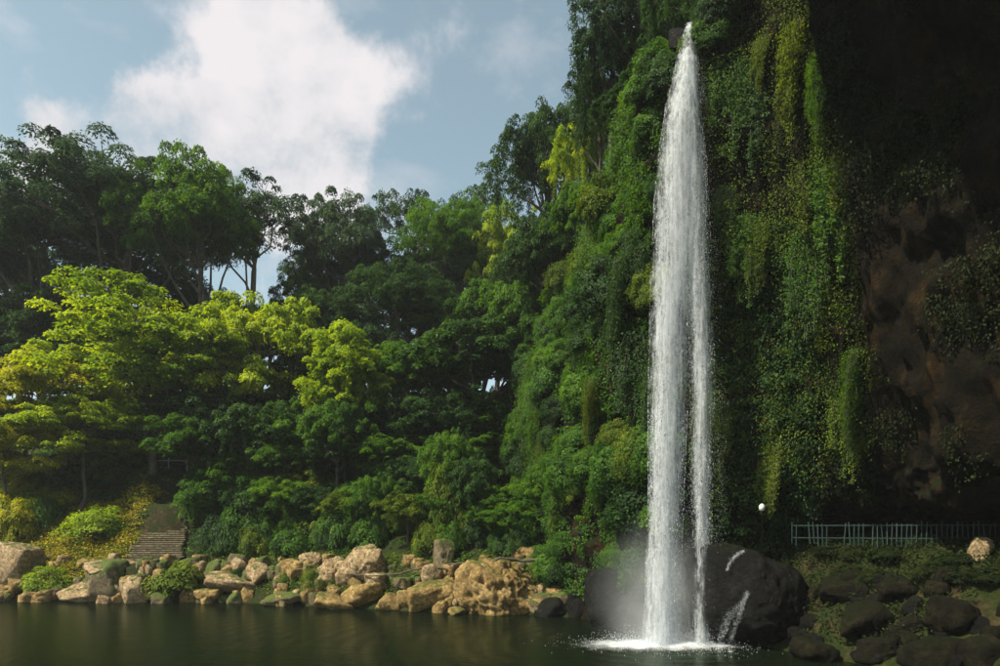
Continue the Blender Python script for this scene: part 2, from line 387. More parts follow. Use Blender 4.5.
me = bpy.data.meshes.new('pool_water'); me.from_pydata([tuple(v) for v in wv], [], [tuple(range(len(wv)))[::-1]]); me.materials.append(M['water'])
me.update()
if me.polygons[0].normal.z < 0: me.flip_normals()
tag(link('water', me), 'dark green rippled pool at the foot of the fall', kind='structure')

# ------------------------------------------------------------------ cliff
CB = [(470, 80), (515, 71), (556, 61.5), (602, 53.5), (645, 47.6), (690, 45), (740, 44.5), (800, 44), (880, 42), (960, 39), (1060, 34), (1250, 26), (1600, 17)]
CB = [((px-PX0)/F*d, d) for px, d in CB]+[(27, 5), (30, -12), (36, -40)]
CB = np.array(CB, float)
CZ = [-2.5, 2, 5.4, 7.0, 8.0, 10, 16, 22, 29, 1.0, 1.03, 1.06, 1.1]      # last four: fractions of the local top, then back across the plateau
TOP = np.array([20, 24, 29, 34, 36, 35.2, 38, 39, 40, 40, 40, 40, 38, 34, 28, 20.])
o_veg = [2.6, 2.2, 1.6, 1.3, 1.2, 1.0, .7, .4, -.2, -1.4]
o_fall = [.2, .2, .2, .3, .4, .6, 1.0, 1.6, 2.4, 3.2]
o_k6 = [0, 0, 0, .2, .5, 1.2, 1.8, 2.4, 3.2, 3.8]
o_k7 = [-1, -1, -1, -.4, 1.2, 2.6, 3.6, 4.6, 6.0, 8.2]
o_k8 = [-1.5, -1.5, -1.5, -.8, 2.6, 4.6, 6.4, 8.0, 10.2, 15.]  # final offset from here down: unseen lip pushed out to shade the wall
o_k9 = [-1.5, -1.5, -1.5, -.8, 3.0, 5.2, 7.6, 9.8, 12.5, 20.]
o_r = [-1.5, -1.5, -1.5, -.8, 3.0, 5.2, 7.4, 9.4, 12., 20.]
OFF = np.array([o_veg, o_veg, o_veg, o_veg, [1.6, 1.5, 1.2, 1, 1, 1, 1, 1, .8, .6], o_fall, o_k6, o_k7, o_k8, o_k9, o_r, o_r, o_r, o_veg, o_veg, o_veg])
tg = np.gradient(CB, axis=0); tg = unit(tg); NRM2 = np.stack([tg[:, 1], -tg[:, 0]], 1)      # towards the pool
cen = np.array([0., 30.]); sgn = np.sign(np.sum(NRM2*(cen-CB), 1)); NRM2 *= sgn[:, None]

def catmull(P, u):
    n = len(P); i = np.clip(np.floor(u).astype(int), 0, n-2); t = (u-i)
    t = t.reshape(t.shape+(1,)*(P.ndim-1)); g = lambda k: P[np.clip(k, 0, n-1)]
    p0, p1, p2, p3 = g(i-1), g(i), g(i+1), g(i+2)
    return .5*((2*p1)+(-p0+p2)*t+(2*p0-5*p1+4*p2-p3)*t*t+(-p0+3*p1-3*p2+p3)*t**3)

NU, NV = 480, 210
u = np.linspace(0, len(CB)-1, NU); B2 = catmull(CB, u); N2 = unit(catmull(NRM2, u)); TT = np.interp(u, np.arange(len(CB)), TOP)
OF = np.stack([np.interp(u, np.arange(len(CB)), OFF[:, k]) for k in range(10)], 1)
vv = np.linspace(0, 12, NV)
zrow = np.zeros((NU, 13)); orow = np.zeros((NU, 13))
for k in range(9): zrow[:, k] = CZ[k]*np.where(k > 5, TT/36.0, 1)
for k in range(9, 13): zrow[:, k] = TT*CZ[k]
orow[:, :10] = OF; orow[:, 10] = OF[:, 9]-2.0; orow[:, 11] = OF[:, 9]-9; orow[:, 12] = OF[:, 9]-45
Zc = np.stack([np.interp(vv, np.arange(13), zrow[i]) for i in range(NU)]); Oc = np.stack([np.interp(vv, np.arange(13), orow[i]) for i in range(NU)])
C3 = np.stack([B2[:, None, 0]+N2[:, None, 0]*Oc, B2[:, None, 1]+N2[:, None, 1]*Oc, Zc], -1)
UU = np.repeat(u[:, None], NV, 1)
amp = 1.0-.75*sstep(1.2, .5, np.abs(UU-5.0))*sstep(30, 34, Zc)
dsp = fbm(C3*.16, 3)*1.5+fbm(C3*.42+9, 4, .55, True)*.75+fbm(C3*1.1+31, 4, .6)*.5
# vertical flutes and drip-stone ribs on the overhanging side
flute = fbm(np.stack([C3[..., 0]*.9, C3[..., 1]*.9, C3[..., 2]*.12], -1), 3, .5, True)
dsp = dsp+flute*.7*sstep(5.5, 7.5, UU)
nrm3 = np.stack([np.repeat(N2[:, None, 0], NV, 1), np.repeat(N2[:, None, 1], NV, 1), -.25*np.ones((NU, NV))], -1)
notch = np.exp(-((UU-5.02)/.22)**2)*sstep(33, 36, Zc)
C3 = C3+unit(nrm3)*(dsp*amp)[..., None]; C3[..., 2] -= notch*2.2
ci = np.arange(NU*NV).reshape(NU, NV)
Fcl = np.stack([ci[:-1, :-1], ci[1:, :-1], ci[1:, 1:], ci[:-1, 1:]], -1).reshape(-1, 4)
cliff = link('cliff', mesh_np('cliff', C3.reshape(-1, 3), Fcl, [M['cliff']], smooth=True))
tag(cliff, 'tall overhanging limestone cliff with a dark hollow behind the fall', kind='structure')
dU = np.gradient(C3, axis=0); dV = np.gradient(C3, axis=1); CN = unit(np.cross(dU, dV))
flip = np.sign(np.sum(CN[..., :2]*N2[:, None, :], -1)); CN = CN*np.where(Zc < TT[:, None]*.99, np.where(flip == 0, 1, flip), np.sign(CN[..., 2]))[..., None]
CA = np.linalg.norm(np.cross(dU, dV), axis=-1)

def cliff_pick(n, wfun, R):
    w = (CA*wfun(UU, C3[..., 2], C3)).ravel(); w = w/w.sum(); k = R.choice(len(w), n, p=w)
    return C3.reshape(-1, 3)[k]+R.normal(size=(n, 3))*.12, CN.reshape(-1, 3)[k], UU.ravel()[k]

def cliff_at(px, py):
    """the nearest cliff point seen along a pixel"""
    d = C3[..., 1]; ok = d > 5; X = np.where(ok, PX0+C3[..., 0]/np.maximum(d, 1)*F, -1e4); Y = np.where(ok, PY0-(C3[..., 2]-CAMZ)/np.maximum(d, 1)*F, -1e4)
    e = (X-px)**2+(Y-py)**2; c = np.argsort(e.ravel())[:12]; c = c[np.argmin(d.ravel()[c])]
    return C3.reshape(-1, 3)[c], CN.reshape(-1, 3)[c]

# ------------------------------------------------------------------ foliage prototypes
def tuft(c, r, n, R, flat=.45, droop=.5, up=1.0):
    """leaves over a shallow dome"""
    a = R.uniform(0, 2*np.pi, n); rho = np.sqrt(R.uniform(0, 1, n))
    x = rho*np.cos(a); y = rho*np.sin(a)
    z = flat*(1-rho**2)-droop*flat*rho**3+R.normal(size=n)*.10-R.exponential(.10, n)
    P = c+r*np.stack([x, y, z], 1)
    Nn = np.stack([x*.7, y*.7, np.full(n, up)], 1)+R.normal(size=(n, 3))*.42
    T = np.stack([x, y, -.25-.5*rho], 1)+R.normal(size=(n, 3))*.5
    return P, Nn, T

def make_tree(seed, H, cw, ch, lobes, clumps, per, clump_r, leaf, mat_trunk, flat=.45, droop=.5, shape='dome', r0=.45, open_=False, hang=0, asp=.5):
    R = np.random.default_rng(seed); Tb = Tubes(); Ps, Ns, Ts, Ss, Ti = [], [], [], [], []
    zc = H-ch*.5; top_tr = H-ch*(.55 if not open_ else .75)
    lean = R.normal(size=2)*.03*H; tp = np.array([lean[0], lean[1], top_tr])
    spine = bent((0, 0, -1.0), tp, 9, 0, H*.008, R); rad = np.linspace(r0, r0*.5, 9); rad[0] *= 1.6; rad[1] *= 1.15
    Tb.add(spine, rad, 9)
    ls = []
    for i in range(lobes):
        for _ in range(40):
            v = unit(R.normal(size=3)); v[2] = abs(v[2])*1.0-.35 if shape != 'tier' else R.uniform(-.9, .95)
            rr = R.uniform(.45, .72)
            if shape == 'cone': f = 1-.65*max(0, v[2]); p = np.array([v[0]*f, v[1]*f, v[2]])
            elif shape == 'tier': f = .35+.65*math.sqrt(max(0, 1-v[2]**2)); p = np.array([v[0]*f*1.3, v[1]*f*1.3, v[2]])
            else: p = v
            c = np.array([p[0]*cw*.5*rr, p[1]*cw*.5*rr, zc+p[2]*ch*.5*rr])
            if all(np.linalg.norm((c-q)/np.array([cw, cw, ch])) > .17 for q, _ in ls): break
        ls.append((c, R.uniform(.17, .28)))
    for (c, lr) in ls:
        start = spine[R.integers(5, 9)]; mid = bent(start, c, 6, -.06 if not open_ else .05, cw*.012, R)
        Tb.add(mid, np.linspace(r0*.38, r0*.14, 6), 6)
        lob = R.uniform(0, .35)
        for k in range(clumps):
            v = unit(R.normal(size=3)); v[2] = v[2]*.75+.28
            cc = c+v*np.array([cw, cw, ch*(.85 if shape != 'tier' else .55)])*lr*R.uniform(.55, 1.05)
            if k % (2 if open_ else 4) == 0: Tb.add(bent(c, cc, 4, .04, cw*.006, R), np.linspace(r0*.13, r0*.03, 4), 4)
            cr = clump_r*.84*R.uniform(.55, 1.35)
            n = int(per*R.uniform(.6, 1.3)); P, Nn, T = tuft(cc, cr, n, R, flat, droop)
            Ps.append(P); Ns.append(Nn); Ts.append(T); Ss.append(leaf*R.uniform(.65, 1.35, n))
            Ti.append(np.clip(.12+lob+R.uniform(0, .3)+R.normal(size=n)*.12, 0, 1))
            if hang and R.uniform() < hang:
                m = int(per*.9); ln = R.uniform(1.5, 5.0)*clump_r; t = R.uniform(0, 1, m)
                P = cc+np.stack([R.normal(size=m)*.35*clump_r*(1-.6*t), R.normal(size=m)*.35*clump_r*(1-.6*t), -t*ln], 1)
                Ps.append(P); Ns.append(R.normal(size=(m, 3))*.6+np.array([0, 0, .5])); Ts.append(np.tile([0, 0, -1.], (m, 1))+R.normal(size=(m, 3))*.4)
                Ss.append(leaf*R.uniform(.6, 1.2, m)); Ti.append(np.clip(.3+R.uniform(0, .3)+R.normal(size=m)*.1, 0, 1))
    P = np.concatenate(Ps); S = np.concatenate(Ss)
    V = leaf_quads(P, np.concatenate(Ns), S, asp, np.concatenate(Ts), R=R)
    top = np.percentile(P[:, 2], 99.7); wid = np.percentile(np.abs(P[:, :2]), 98)*2
    cm = mesh_np('crown', V, quad_idx(len(P)), [M['mid']], tint=np.repeat(np.concatenate(Ti), 4))
    return dict(trunk=Tb.mesh('trunk', mat_trunk), crown=cm, H=top, w=wid, n=len(P))

def make_shrub(seed, n_c, per, leaf, rad=1.0, hgt=1.0, flat=.5, asp=.5, stems=True):
    """unit shrub about 2 m wide and 1.2 m tall"""
    R = np.random.default_rng(seed); Ps, Ns, Ts, Ti = [], [], [], []; Tb = Tubes()
    for k in range(n_c):
        v = unit(R.normal(size=3)); v[2] = abs(v[2]); q = R.uniform(.55, 1.0)
        c = np.array([v[0]*rad*q, v[1]*rad*q, (.1+v[2]*.95*q)*hgt])
        Tb.add(bent((v[0]*.06, v[1]*.06, -.15), c, 4, .06, .02, R), np.linspace(.04, .012, 4), 4)
        n = int(per*R.uniform(.6, 1.3)); P, Nn, T = tuft(c, R.uniform(.22, .42), n, R, flat, .7)
        Nn = Nn+v*.7; Ps.append(P); Ns.append(Nn); Ts.append(T); Ti.append(np.clip(.15+R.uniform(0, .5)+R.normal(size=n)*.12, 0, 1))
    P = np.concatenate(Ps); n = len(P)
    V = leaf_quads(P, np.concatenate(Ns), leaf*R.uniform(.6, 1.35, n), asp, np.concatenate(Ts), R=R)
    return dict(foliage=mesh_np('foliage', V, quad_idx(n), [M['mid']], tint=np.repeat(np.concatenate(Ti), 4)), stem=Tb.mesh('stems', M['bark']), n=n)

def make_vine(seed, strands, per, leaf):
    """a curtain of creeper about 1.4 m wide and 5 m long hanging from the origin"""
    R = np.random.default_rng(seed); Ps, Ns, Ti = [], [], []; Tb = Tubes()
    for s in range(strands):
        x = R.uniform(-.8, .8); y = R.uniform(-.25, .25); ln = R.uniform(2.2, 5.6)*(1-.35*abs(x)); 
        pts = bent((x*.7, y+.2, .3), (x, y-.25*R.uniform(0, 1), -ln), 7, 0, .09, R); Tb.add(pts, np.full(7, .014), 4)
        t = R.uniform(0, 1, per)**.8; i = t*6; k = np.clip(i.astype(int), 0, 5); f = (i-k)[:, None]
        P = pts[k]*(1-f)+pts[k+1]*f+R.normal(size=(per, 3))*np.array([.22, .22, .14])*(1.35-t)[:, None]
        Ps.append(P); Ns.append(np.tile([0, -.9, .6], (per, 1))+R.normal(size=(per, 3))*.5); Ti.append(np.clip(.2+R.uniform(0, .4)+R.normal(size=per)*.12, 0, 1))
    P = np.concatenate(Ps); n = len(P); T = np.tile([0, -.3, -1.], (n, 1))+R.normal(size=(n, 3))*.45
    V = leaf_quads(P, np.concatenate(Ns), leaf*R.uniform(.6, 1.35, n), .6, T, R=R)
    return dict(foliage=mesh_np('foliage', V, quad_idx(n), [M['mid']], tint=np.repeat(np.concatenate(Ti), 4)), stem=Tb.mesh('stems', M['bark']))

TREES = {
 'broad': make_tree(11, 30, 20, 15, 15, 24, 220, 1.2, .26, M['bark']),
 'broad2': make_tree(12, 28, 17, 15, 14, 24, 210, 1.1, .27, M['bark'], flat=.5),
 'tier': make_tree(13, 17, 15, 13, 17, 17, 150, 1.1, .27, M['bark'], flat=.20, droop=.9, shape='tier', r0=.28, asp=.6),
 'tier2': make_tree(14, 14, 12, 9, 14, 15, 150, .95, .26, M['bark'], flat=.2, droop=.9, shape='tier', r0=.22, asp=.6),
 'open': make_tree(15, 28, 15, 11, 10, 16, 90, .9, .28, M['palebark'], open_=True, r0=.32),
 'slender': make_tree(16, 20, 8, 15, 14, 17, 160, .75, .26, M['bark'], shape='cone', hang=.4, r0=.22),
 'round': make_tree(17, 18, 14, 13, 16, 22, 190, 1.0, .30, M['bark'], flat=.4, droop=.8, asp=.55),
 'hang': make_tree(18, 22, 15, 14, 14, 20, 150, .95, .25, M['bark'], hang=.5),
 'bush': make_tree(20, 8, 7.5, 8.2, 13, 16, 130, .62, .17, M['bark'], flat=.4, droop=.9, r0=.10, hang=.12, asp=.6),
 'small': make_tree(19, 10, 7.5, 7, 10, 17, 140, .6, .21, M['bark'], r0=.14, hang=.15),
}
SHRUBS = [make_shrub(31, 60, 150, .085), make_shrub(32, 66, 130, .10, asp=.6), make_shrub(33, 54, 170, .075), make_shrub(34, 62, 130, .105, asp=.45, hgt=1.25)]
VINES = [make_vine(41, 18, 300, .10), make_vine(42, 22, 280, .09), make_vine(43, 15, 320, .12)]

COLW = dict(mid='fresh green', deep='dark green', lime='yellow-green', gold='golden', moss='olive green', blue='grey-green', shade='blackish green', stone='pale', ochre='ochre', mossy='mossy', olive='olive', dark='black')
def set_mat(o, m):
    o.material_slots[0].link = 'OBJECT'; o.material_slots[0].material = m

def plant(name, parts, loc, rot, scale, mat, label, cat, group=None):
    e = bpy.data.objects.new(name, None); col.objects.link(e); e.location = loc; e.rotation_euler = rot; e.scale = scale; e.empty_display_size = .3
    for pn, me in parts.items():
        o = link(pn, me, e)
        if pn in ('crown', 'foliage'): set_mat(o, mat)
    return tag(e, label, cat, group)

def tree(kind, px, top_y, d, wpx, mat, label, group=None, base=None, name='broadleaf_tree', zs=None):
    t = TREES[kind]; X, Y, Zt = at(px, top_y, d)
    zb = gz(X, Y) if base is None else base
    s = wpx/F*d/t['w']; h = (Zt-zb)/t['H']
    return plant(name, dict(trunk=t['trunk'], crown=t['crown']), (X, Y, zb-.3), (0, 0, rng.uniform(0, 6.28)), (s, s, h), M[mat], label, 'tree', group)

# ------------------------------------------------------------------ the forest
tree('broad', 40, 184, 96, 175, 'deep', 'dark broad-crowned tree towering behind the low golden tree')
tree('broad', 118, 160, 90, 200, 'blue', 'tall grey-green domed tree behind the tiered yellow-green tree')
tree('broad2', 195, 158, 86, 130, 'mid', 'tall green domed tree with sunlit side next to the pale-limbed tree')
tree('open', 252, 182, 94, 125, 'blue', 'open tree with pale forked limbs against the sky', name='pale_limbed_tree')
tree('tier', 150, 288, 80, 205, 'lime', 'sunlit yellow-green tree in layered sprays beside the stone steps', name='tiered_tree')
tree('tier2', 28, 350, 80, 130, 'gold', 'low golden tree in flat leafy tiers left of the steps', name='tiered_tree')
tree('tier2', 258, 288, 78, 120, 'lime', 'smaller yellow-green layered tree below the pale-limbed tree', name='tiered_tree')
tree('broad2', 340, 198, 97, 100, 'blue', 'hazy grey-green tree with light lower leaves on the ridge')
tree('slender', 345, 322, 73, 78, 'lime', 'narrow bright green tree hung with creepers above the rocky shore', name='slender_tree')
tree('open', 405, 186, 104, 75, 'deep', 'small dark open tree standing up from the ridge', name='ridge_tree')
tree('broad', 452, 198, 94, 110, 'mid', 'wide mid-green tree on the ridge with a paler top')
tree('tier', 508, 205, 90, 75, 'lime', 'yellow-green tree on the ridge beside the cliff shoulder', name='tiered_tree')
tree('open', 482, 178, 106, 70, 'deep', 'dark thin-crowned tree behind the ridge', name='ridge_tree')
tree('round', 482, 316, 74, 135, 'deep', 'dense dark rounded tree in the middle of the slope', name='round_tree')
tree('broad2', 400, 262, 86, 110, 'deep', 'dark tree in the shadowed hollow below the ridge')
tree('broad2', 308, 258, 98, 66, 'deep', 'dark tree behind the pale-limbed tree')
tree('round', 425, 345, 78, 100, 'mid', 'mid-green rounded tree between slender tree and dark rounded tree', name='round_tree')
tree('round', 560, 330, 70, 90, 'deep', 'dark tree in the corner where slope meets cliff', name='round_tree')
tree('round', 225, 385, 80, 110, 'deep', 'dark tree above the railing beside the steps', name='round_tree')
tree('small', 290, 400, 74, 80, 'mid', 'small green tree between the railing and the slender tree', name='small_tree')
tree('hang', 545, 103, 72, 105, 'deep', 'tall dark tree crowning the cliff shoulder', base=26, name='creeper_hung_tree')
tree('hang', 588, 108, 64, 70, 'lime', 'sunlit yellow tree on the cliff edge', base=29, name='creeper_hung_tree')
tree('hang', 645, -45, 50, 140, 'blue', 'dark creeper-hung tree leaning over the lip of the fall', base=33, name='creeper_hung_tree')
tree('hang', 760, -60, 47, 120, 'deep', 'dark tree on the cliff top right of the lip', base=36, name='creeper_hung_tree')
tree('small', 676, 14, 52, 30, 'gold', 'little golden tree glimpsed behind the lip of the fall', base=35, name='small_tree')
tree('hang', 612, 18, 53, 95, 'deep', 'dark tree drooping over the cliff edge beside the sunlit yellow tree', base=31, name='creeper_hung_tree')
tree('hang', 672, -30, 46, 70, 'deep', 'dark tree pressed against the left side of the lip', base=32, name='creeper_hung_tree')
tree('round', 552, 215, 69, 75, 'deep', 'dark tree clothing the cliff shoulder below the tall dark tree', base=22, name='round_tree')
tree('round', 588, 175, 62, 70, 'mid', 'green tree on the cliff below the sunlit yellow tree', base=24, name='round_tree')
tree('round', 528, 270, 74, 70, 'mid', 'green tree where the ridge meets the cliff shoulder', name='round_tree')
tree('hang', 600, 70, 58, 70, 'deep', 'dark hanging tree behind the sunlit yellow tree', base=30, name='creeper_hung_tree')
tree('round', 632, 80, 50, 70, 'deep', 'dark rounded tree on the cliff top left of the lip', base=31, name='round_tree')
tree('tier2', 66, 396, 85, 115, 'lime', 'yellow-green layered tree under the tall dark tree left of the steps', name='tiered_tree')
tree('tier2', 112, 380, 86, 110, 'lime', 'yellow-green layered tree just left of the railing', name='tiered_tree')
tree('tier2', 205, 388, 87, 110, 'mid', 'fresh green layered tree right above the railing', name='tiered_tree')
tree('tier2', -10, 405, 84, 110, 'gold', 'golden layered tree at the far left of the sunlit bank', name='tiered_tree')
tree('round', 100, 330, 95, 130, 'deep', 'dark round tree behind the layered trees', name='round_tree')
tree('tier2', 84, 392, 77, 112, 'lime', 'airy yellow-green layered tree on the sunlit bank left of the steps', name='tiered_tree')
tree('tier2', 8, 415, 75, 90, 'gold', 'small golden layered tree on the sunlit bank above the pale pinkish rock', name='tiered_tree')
R3 = np.random.default_rng(99)
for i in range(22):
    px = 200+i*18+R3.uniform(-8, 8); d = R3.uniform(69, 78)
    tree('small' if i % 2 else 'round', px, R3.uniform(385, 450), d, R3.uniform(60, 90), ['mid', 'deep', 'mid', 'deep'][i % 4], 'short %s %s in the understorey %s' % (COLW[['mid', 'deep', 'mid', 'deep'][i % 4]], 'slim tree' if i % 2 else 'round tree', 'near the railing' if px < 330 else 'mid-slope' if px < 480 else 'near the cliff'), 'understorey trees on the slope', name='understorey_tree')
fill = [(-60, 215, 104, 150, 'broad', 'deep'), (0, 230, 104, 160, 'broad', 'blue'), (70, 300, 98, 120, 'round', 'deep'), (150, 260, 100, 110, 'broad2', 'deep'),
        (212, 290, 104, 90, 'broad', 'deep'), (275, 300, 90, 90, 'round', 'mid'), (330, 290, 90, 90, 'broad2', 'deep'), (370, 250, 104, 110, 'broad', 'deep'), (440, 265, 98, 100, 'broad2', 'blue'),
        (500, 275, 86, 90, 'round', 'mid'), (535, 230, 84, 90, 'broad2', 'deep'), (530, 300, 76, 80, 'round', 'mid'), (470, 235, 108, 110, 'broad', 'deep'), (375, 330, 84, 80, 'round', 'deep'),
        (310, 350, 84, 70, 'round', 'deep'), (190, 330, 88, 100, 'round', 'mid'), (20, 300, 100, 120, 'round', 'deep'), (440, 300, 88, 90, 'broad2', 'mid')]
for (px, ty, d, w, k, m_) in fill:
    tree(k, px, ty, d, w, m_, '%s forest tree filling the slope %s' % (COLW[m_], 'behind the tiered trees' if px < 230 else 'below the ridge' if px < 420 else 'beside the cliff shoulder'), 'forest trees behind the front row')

# tall shrubs that close the slope above the shore
R4 = np.random.default_rng(17)
for i in range(30):
    px = 203+i*14.4+R4.uniform(-7, 7); g = ground_hit(px, R4.uniform(528, 550)); m_ = ['mid', 'mid', 'deep', 'mid', 'moss'][R4.integers(0, 5)]
    tree('bush', px, R4.uniform(425, 485) if i % 2 else R4.uniform(460, 505), g[1]+(2.5 if i % 2 else 0), R4.uniform(46, 74), m_, '%s tall shrub in the leafy wall %s' % (COLW[m_], 'right of the stone steps' if px < 300 else 'above the jagged rocks' if px < 420 else 'behind the pitted boulder' if px < 560 else 'at the cliff foot'), 'tall shrubs above the shore', name='tall_shrub')
# shrubs over the slope between shore and trees
def shrub(px, py, wpx, hpx, mat, label, group=None, k=None, name='shrub', d=None, rz=None):
    g = ground_hit(px, py) if d is None else np.array([(px-PX0)/F*d, d, max(0, gz((px-PX0)/F*d, d))])
    dd = g[1]; s = wpx/F*dd/2.35; h = hpx/F*dd/1.3
    t = SHRUBS[rng.integers(0, 4) if k is None else k]
    return plant(name, dict(stem=t['stem'], foliage=t['foliage']), (g[0], g[1]+s*.3, g[2]-.1), (0, 0, rng.uniform(0, 6.28) if rz is None else rz), (s, s, h), M[mat], label, 'shrub', group)

for px, py, w, h, m_, lb in [
    (245, 548, 62, 60, 'mid', 'leafy shrub right of the stone steps'), (340, 545, 60, 50, 'mid', 'green shrub above the pale jagged rocks'),
    (445, 545, 52, 85, 'moss', 'creeper-covered mound above the pitted boulder'), (520, 545, 64, 56, 'mid', 'green shrub behind the pitted boulder'),
    (590, 555, 60, 60, 'mid', 'green shrub at the foot of the cliff left of the fall'), (12, 545, 50, 52, 'gold', 'yellow-lit shrub beside the pale rock at the water'),
    (45, 590, 56, 26, 'lime', 'bright mossy green cushion between rocks on the shore'), (176, 600, 74, 42, 'moss', 'dark green cushion plant at the waterline below the steps'),
    (236, 580, 18, 12, 'deep', 'small dark plant among pink rocks on the shore'), (318, 592, 46, 30, 'moss', 'dark low plant between shore rocks under the jagged rock'),
    (95, 540, 80, 40, 'lime', 'low yellow-green shrub left of the stone steps'), (40, 530, 60, 45, 'mid', 'green shrub under the tiered trees'),
    (205, 530, 50, 70, 'mid', 'green shrub hugging the steps'), (285, 585, 22, 14, 'moss', 'small mossy cushion on the low slab')]:
    shrub(px, py, w, h, m_, lb)
R2 = np.random.default_rng(5)
for i in range(285):
    px = R2.uniform(195, 640); py = R2.uniform(415, 556)
    if px < 240 and py > 460 and px < 200+(py-460)*.1: continue
    mk = R2.choice(['mid', 'mid', 'deep', 'deep', 'mid', 'moss'])
    shrub(px, py, R2.uniform(26, 54), R2.uniform(24, 48), mk, '%s shrub in the thicket %s' % (COLW[mk], 'beside the stone steps' if px < 270 else 'above the jagged rocks' if px < 400 else 'above the pitted boulder' if px < 550 else 'where slope and cliff meet'), 'thicket shrubs on the slope', name='thicket_shrub')
for i in range(34):
    px = R2.uniform(-60, 130); py = R2.uniform(440, 545)
    mk = R2.choice(['lime', 'gold', 'mid', 'lime'])
    shrub(px, py, R2.uniform(26, 55), R2.uniform(16, 38), mk, 'low %s shrub under the tiered trees by the steps' % COLW[mk], 'sunlit undergrowth left of the steps', name='undergrowth_shrub')
for i in range(16):
    px = R2.uniform(785, 1010); py = R2.uniform(548, 585)
    shrub(px, py, R2.uniform(25, 50), R2.uniform(10, 18), 'shade', 'low shade-darkened plant on the bank below the green fence', 'plants below the green fence', name='bank_shrub')

# plants rooted on the cliff
def wall_rot(n):
    return Vector(n).to_track_quat('Z', 'Y').to_euler()
P, Nn, U = cliff_pick(150, lambda u, z, c: ((u > 1.2) & (u < 4.75) & (z > 3) & (z < 33)).astype(float), R2)
for p, n in zip(P, Nn):
    mk = R2.choice(['mid', 'mid', 'deep', 'moss', 'mid']); s = R2.uniform(1.0, 2.3); t = SHRUBS[R2.integers(0, 4)]
    nn = unit(n*.8+np.array([0, 0, .75])); r = Vector(nn).to_track_quat('Z', 'Y').to_euler()
    plant('cliff_shrub', dict(stem=t['stem'], foliage=t['foliage']), p-nn*.25, r, (s, s, s*R2.uniform(.8, 1.2)), M[mk], '%s shrub rooted %s the cliff left of the fall' % (COLW[mk], 'low on' if p[2] < 10 else 'halfway up' if p[2] < 22 else 'high on'), 'shrub', 'shrubs on the cliff left of the fall')
P, Nn, U = cliff_pick(70, lambda u, z, c: ((u > 1.5) & (u < 4.7) & (z > 9) & (z < 36)).astype(float), R2)
for p, n in zip(P, Nn):
    t = VINES[R2.integers(0, 3)]; mk = R2.choice(['mid', 'deep', 'mid', 'moss']); s = R2.uniform(.8, 1.5); az = math.atan2(n[0], -n[1])
    plant('hanging_vine', dict(stem=t['stem'], foliage=t['foliage']), p+n*.55, (0, 0, az), (s*1.3, s, s), M[mk], '%s creeper hanging %s the cliff left of the fall' % (COLW[mk], 'from the foot of' if p[2] < 15 else 'midway down' if p[2] < 26 else 'from the top of'), 'vine', 'creepers left of the fall')
P, Nn, U = cliff_pick(48, lambda u, z, c: ((u > 5.25) & (u < 8.2) & (z > 10.5+1.5*np.clip(u-6.5, 0, 9)) & (z < 40))*(1.0-.75*sstep(6.9, 8.2, u)), R2)
for p, n in zip(P, Nn):
    t = VINES[R2.integers(0, 3)]; mk = R2.choice(['moss', 'moss', 'mid', 'deep']); s = R2.uniform(.6, 1.25); az = math.atan2(n[0], -n[1])
    plant('hanging_vine', dict(stem=t['stem'], foliage=t['foliage']), p+n*.35, (0, 0, az), (s*1.2, s, s), M[mk], '%s creeper hanging %s the cliff right of the fall' % (COLW[mk], 'from the foot of' if p[2] < 17 else 'midway down' if p[2] < 27 else 'from the top of'), 'vine', 'creepers right of the fall')

# ivy and moss that nobody could count
def tufts_stuff(name, P, Nn, per, size, leaf, mat, label, hangf=1.2, R=R2, spread=.6):
    n = len(P); k = np.repeat(np.arange(n), per); m = len(k); t = R.uniform(0, 1, m)
    ln = R.uniform(.5, 1.6, n)[k]*hangf*size
    side = np.cross(Nn, np.array([0, 0, 1.])); side = unit(side)
    Q = P[k]+side[k]*(R.normal(size=m)*spread*size*(1-.5*t))[:, None]+Nn[k]*((.45*np.sin(np.pi*np.clip(t+.15, 0, 1))+.1)*size*R.uniform(.3, 1.2, m))[:, None]
    Q[:, 2] -= t*ln-.35*size
    NN = Nn[k]*.8+np.array([0, 0, .75])+R.normal(size=(m, 3))*.45
    T = np.tile([0, 0, -1.], (m, 1))+Nn[k]*.4+R.normal(size=(m, 3))*.45
    V = leaf_quads(Q, NN, leaf*R.uniform(.6, 1.4, m), .55, T, R=R)
    ti = np.clip(.1+R.uniform(0, .5, n)[k]+R.normal(size=m)*.12, 0, 1)
    o = link(name, mesh_np(name, V, quad_idx(m), [mat], tint=np.repeat(ti, 4)))
    return tag(o, label, kind='stuff')
P, Nn, U = cliff_pick(2200, lambda u, z, c: ((u > .6) & (u < 4.9) & (z > 1.5)).astype(float)*(1-.9*((u > 4.2) & (z < 7))), R2)
tufts_stuff('ivy', P, Nn, 90, 1.0, .19, M['mid'], 'dense ivy covering the cliff left of the fall')
P, Nn, U = cliff_pick(2300, lambda u, z, c: ((u > 5.05) & (u < 8.9) & (z > 9+1.4*np.clip(u-6.3, 0, 9)) & (z < 45))*(1.0-.93*sstep(7.0, 8.7, u))*(.45+sstep(-.2, .2, fbm(c*.25+3, 3))), R2)
tufts_stuff('hanging_moss', P, Nn, 80, 1.0, .13, M['moss'], 'yellow-green moss and ferns hanging right of the fall', 1.8)
P, Nn, U = cliff_pick(500, lambda u, z, c: ((u > 5.2) & (u < 7.2) & (z > 5) & (z < 24)).astype(float), R2)
tufts_stuff('wall_ferns', P, Nn, 60, .8, .2, M['deep'], 'dark green ferns on the wall right of the fall', 1.2)
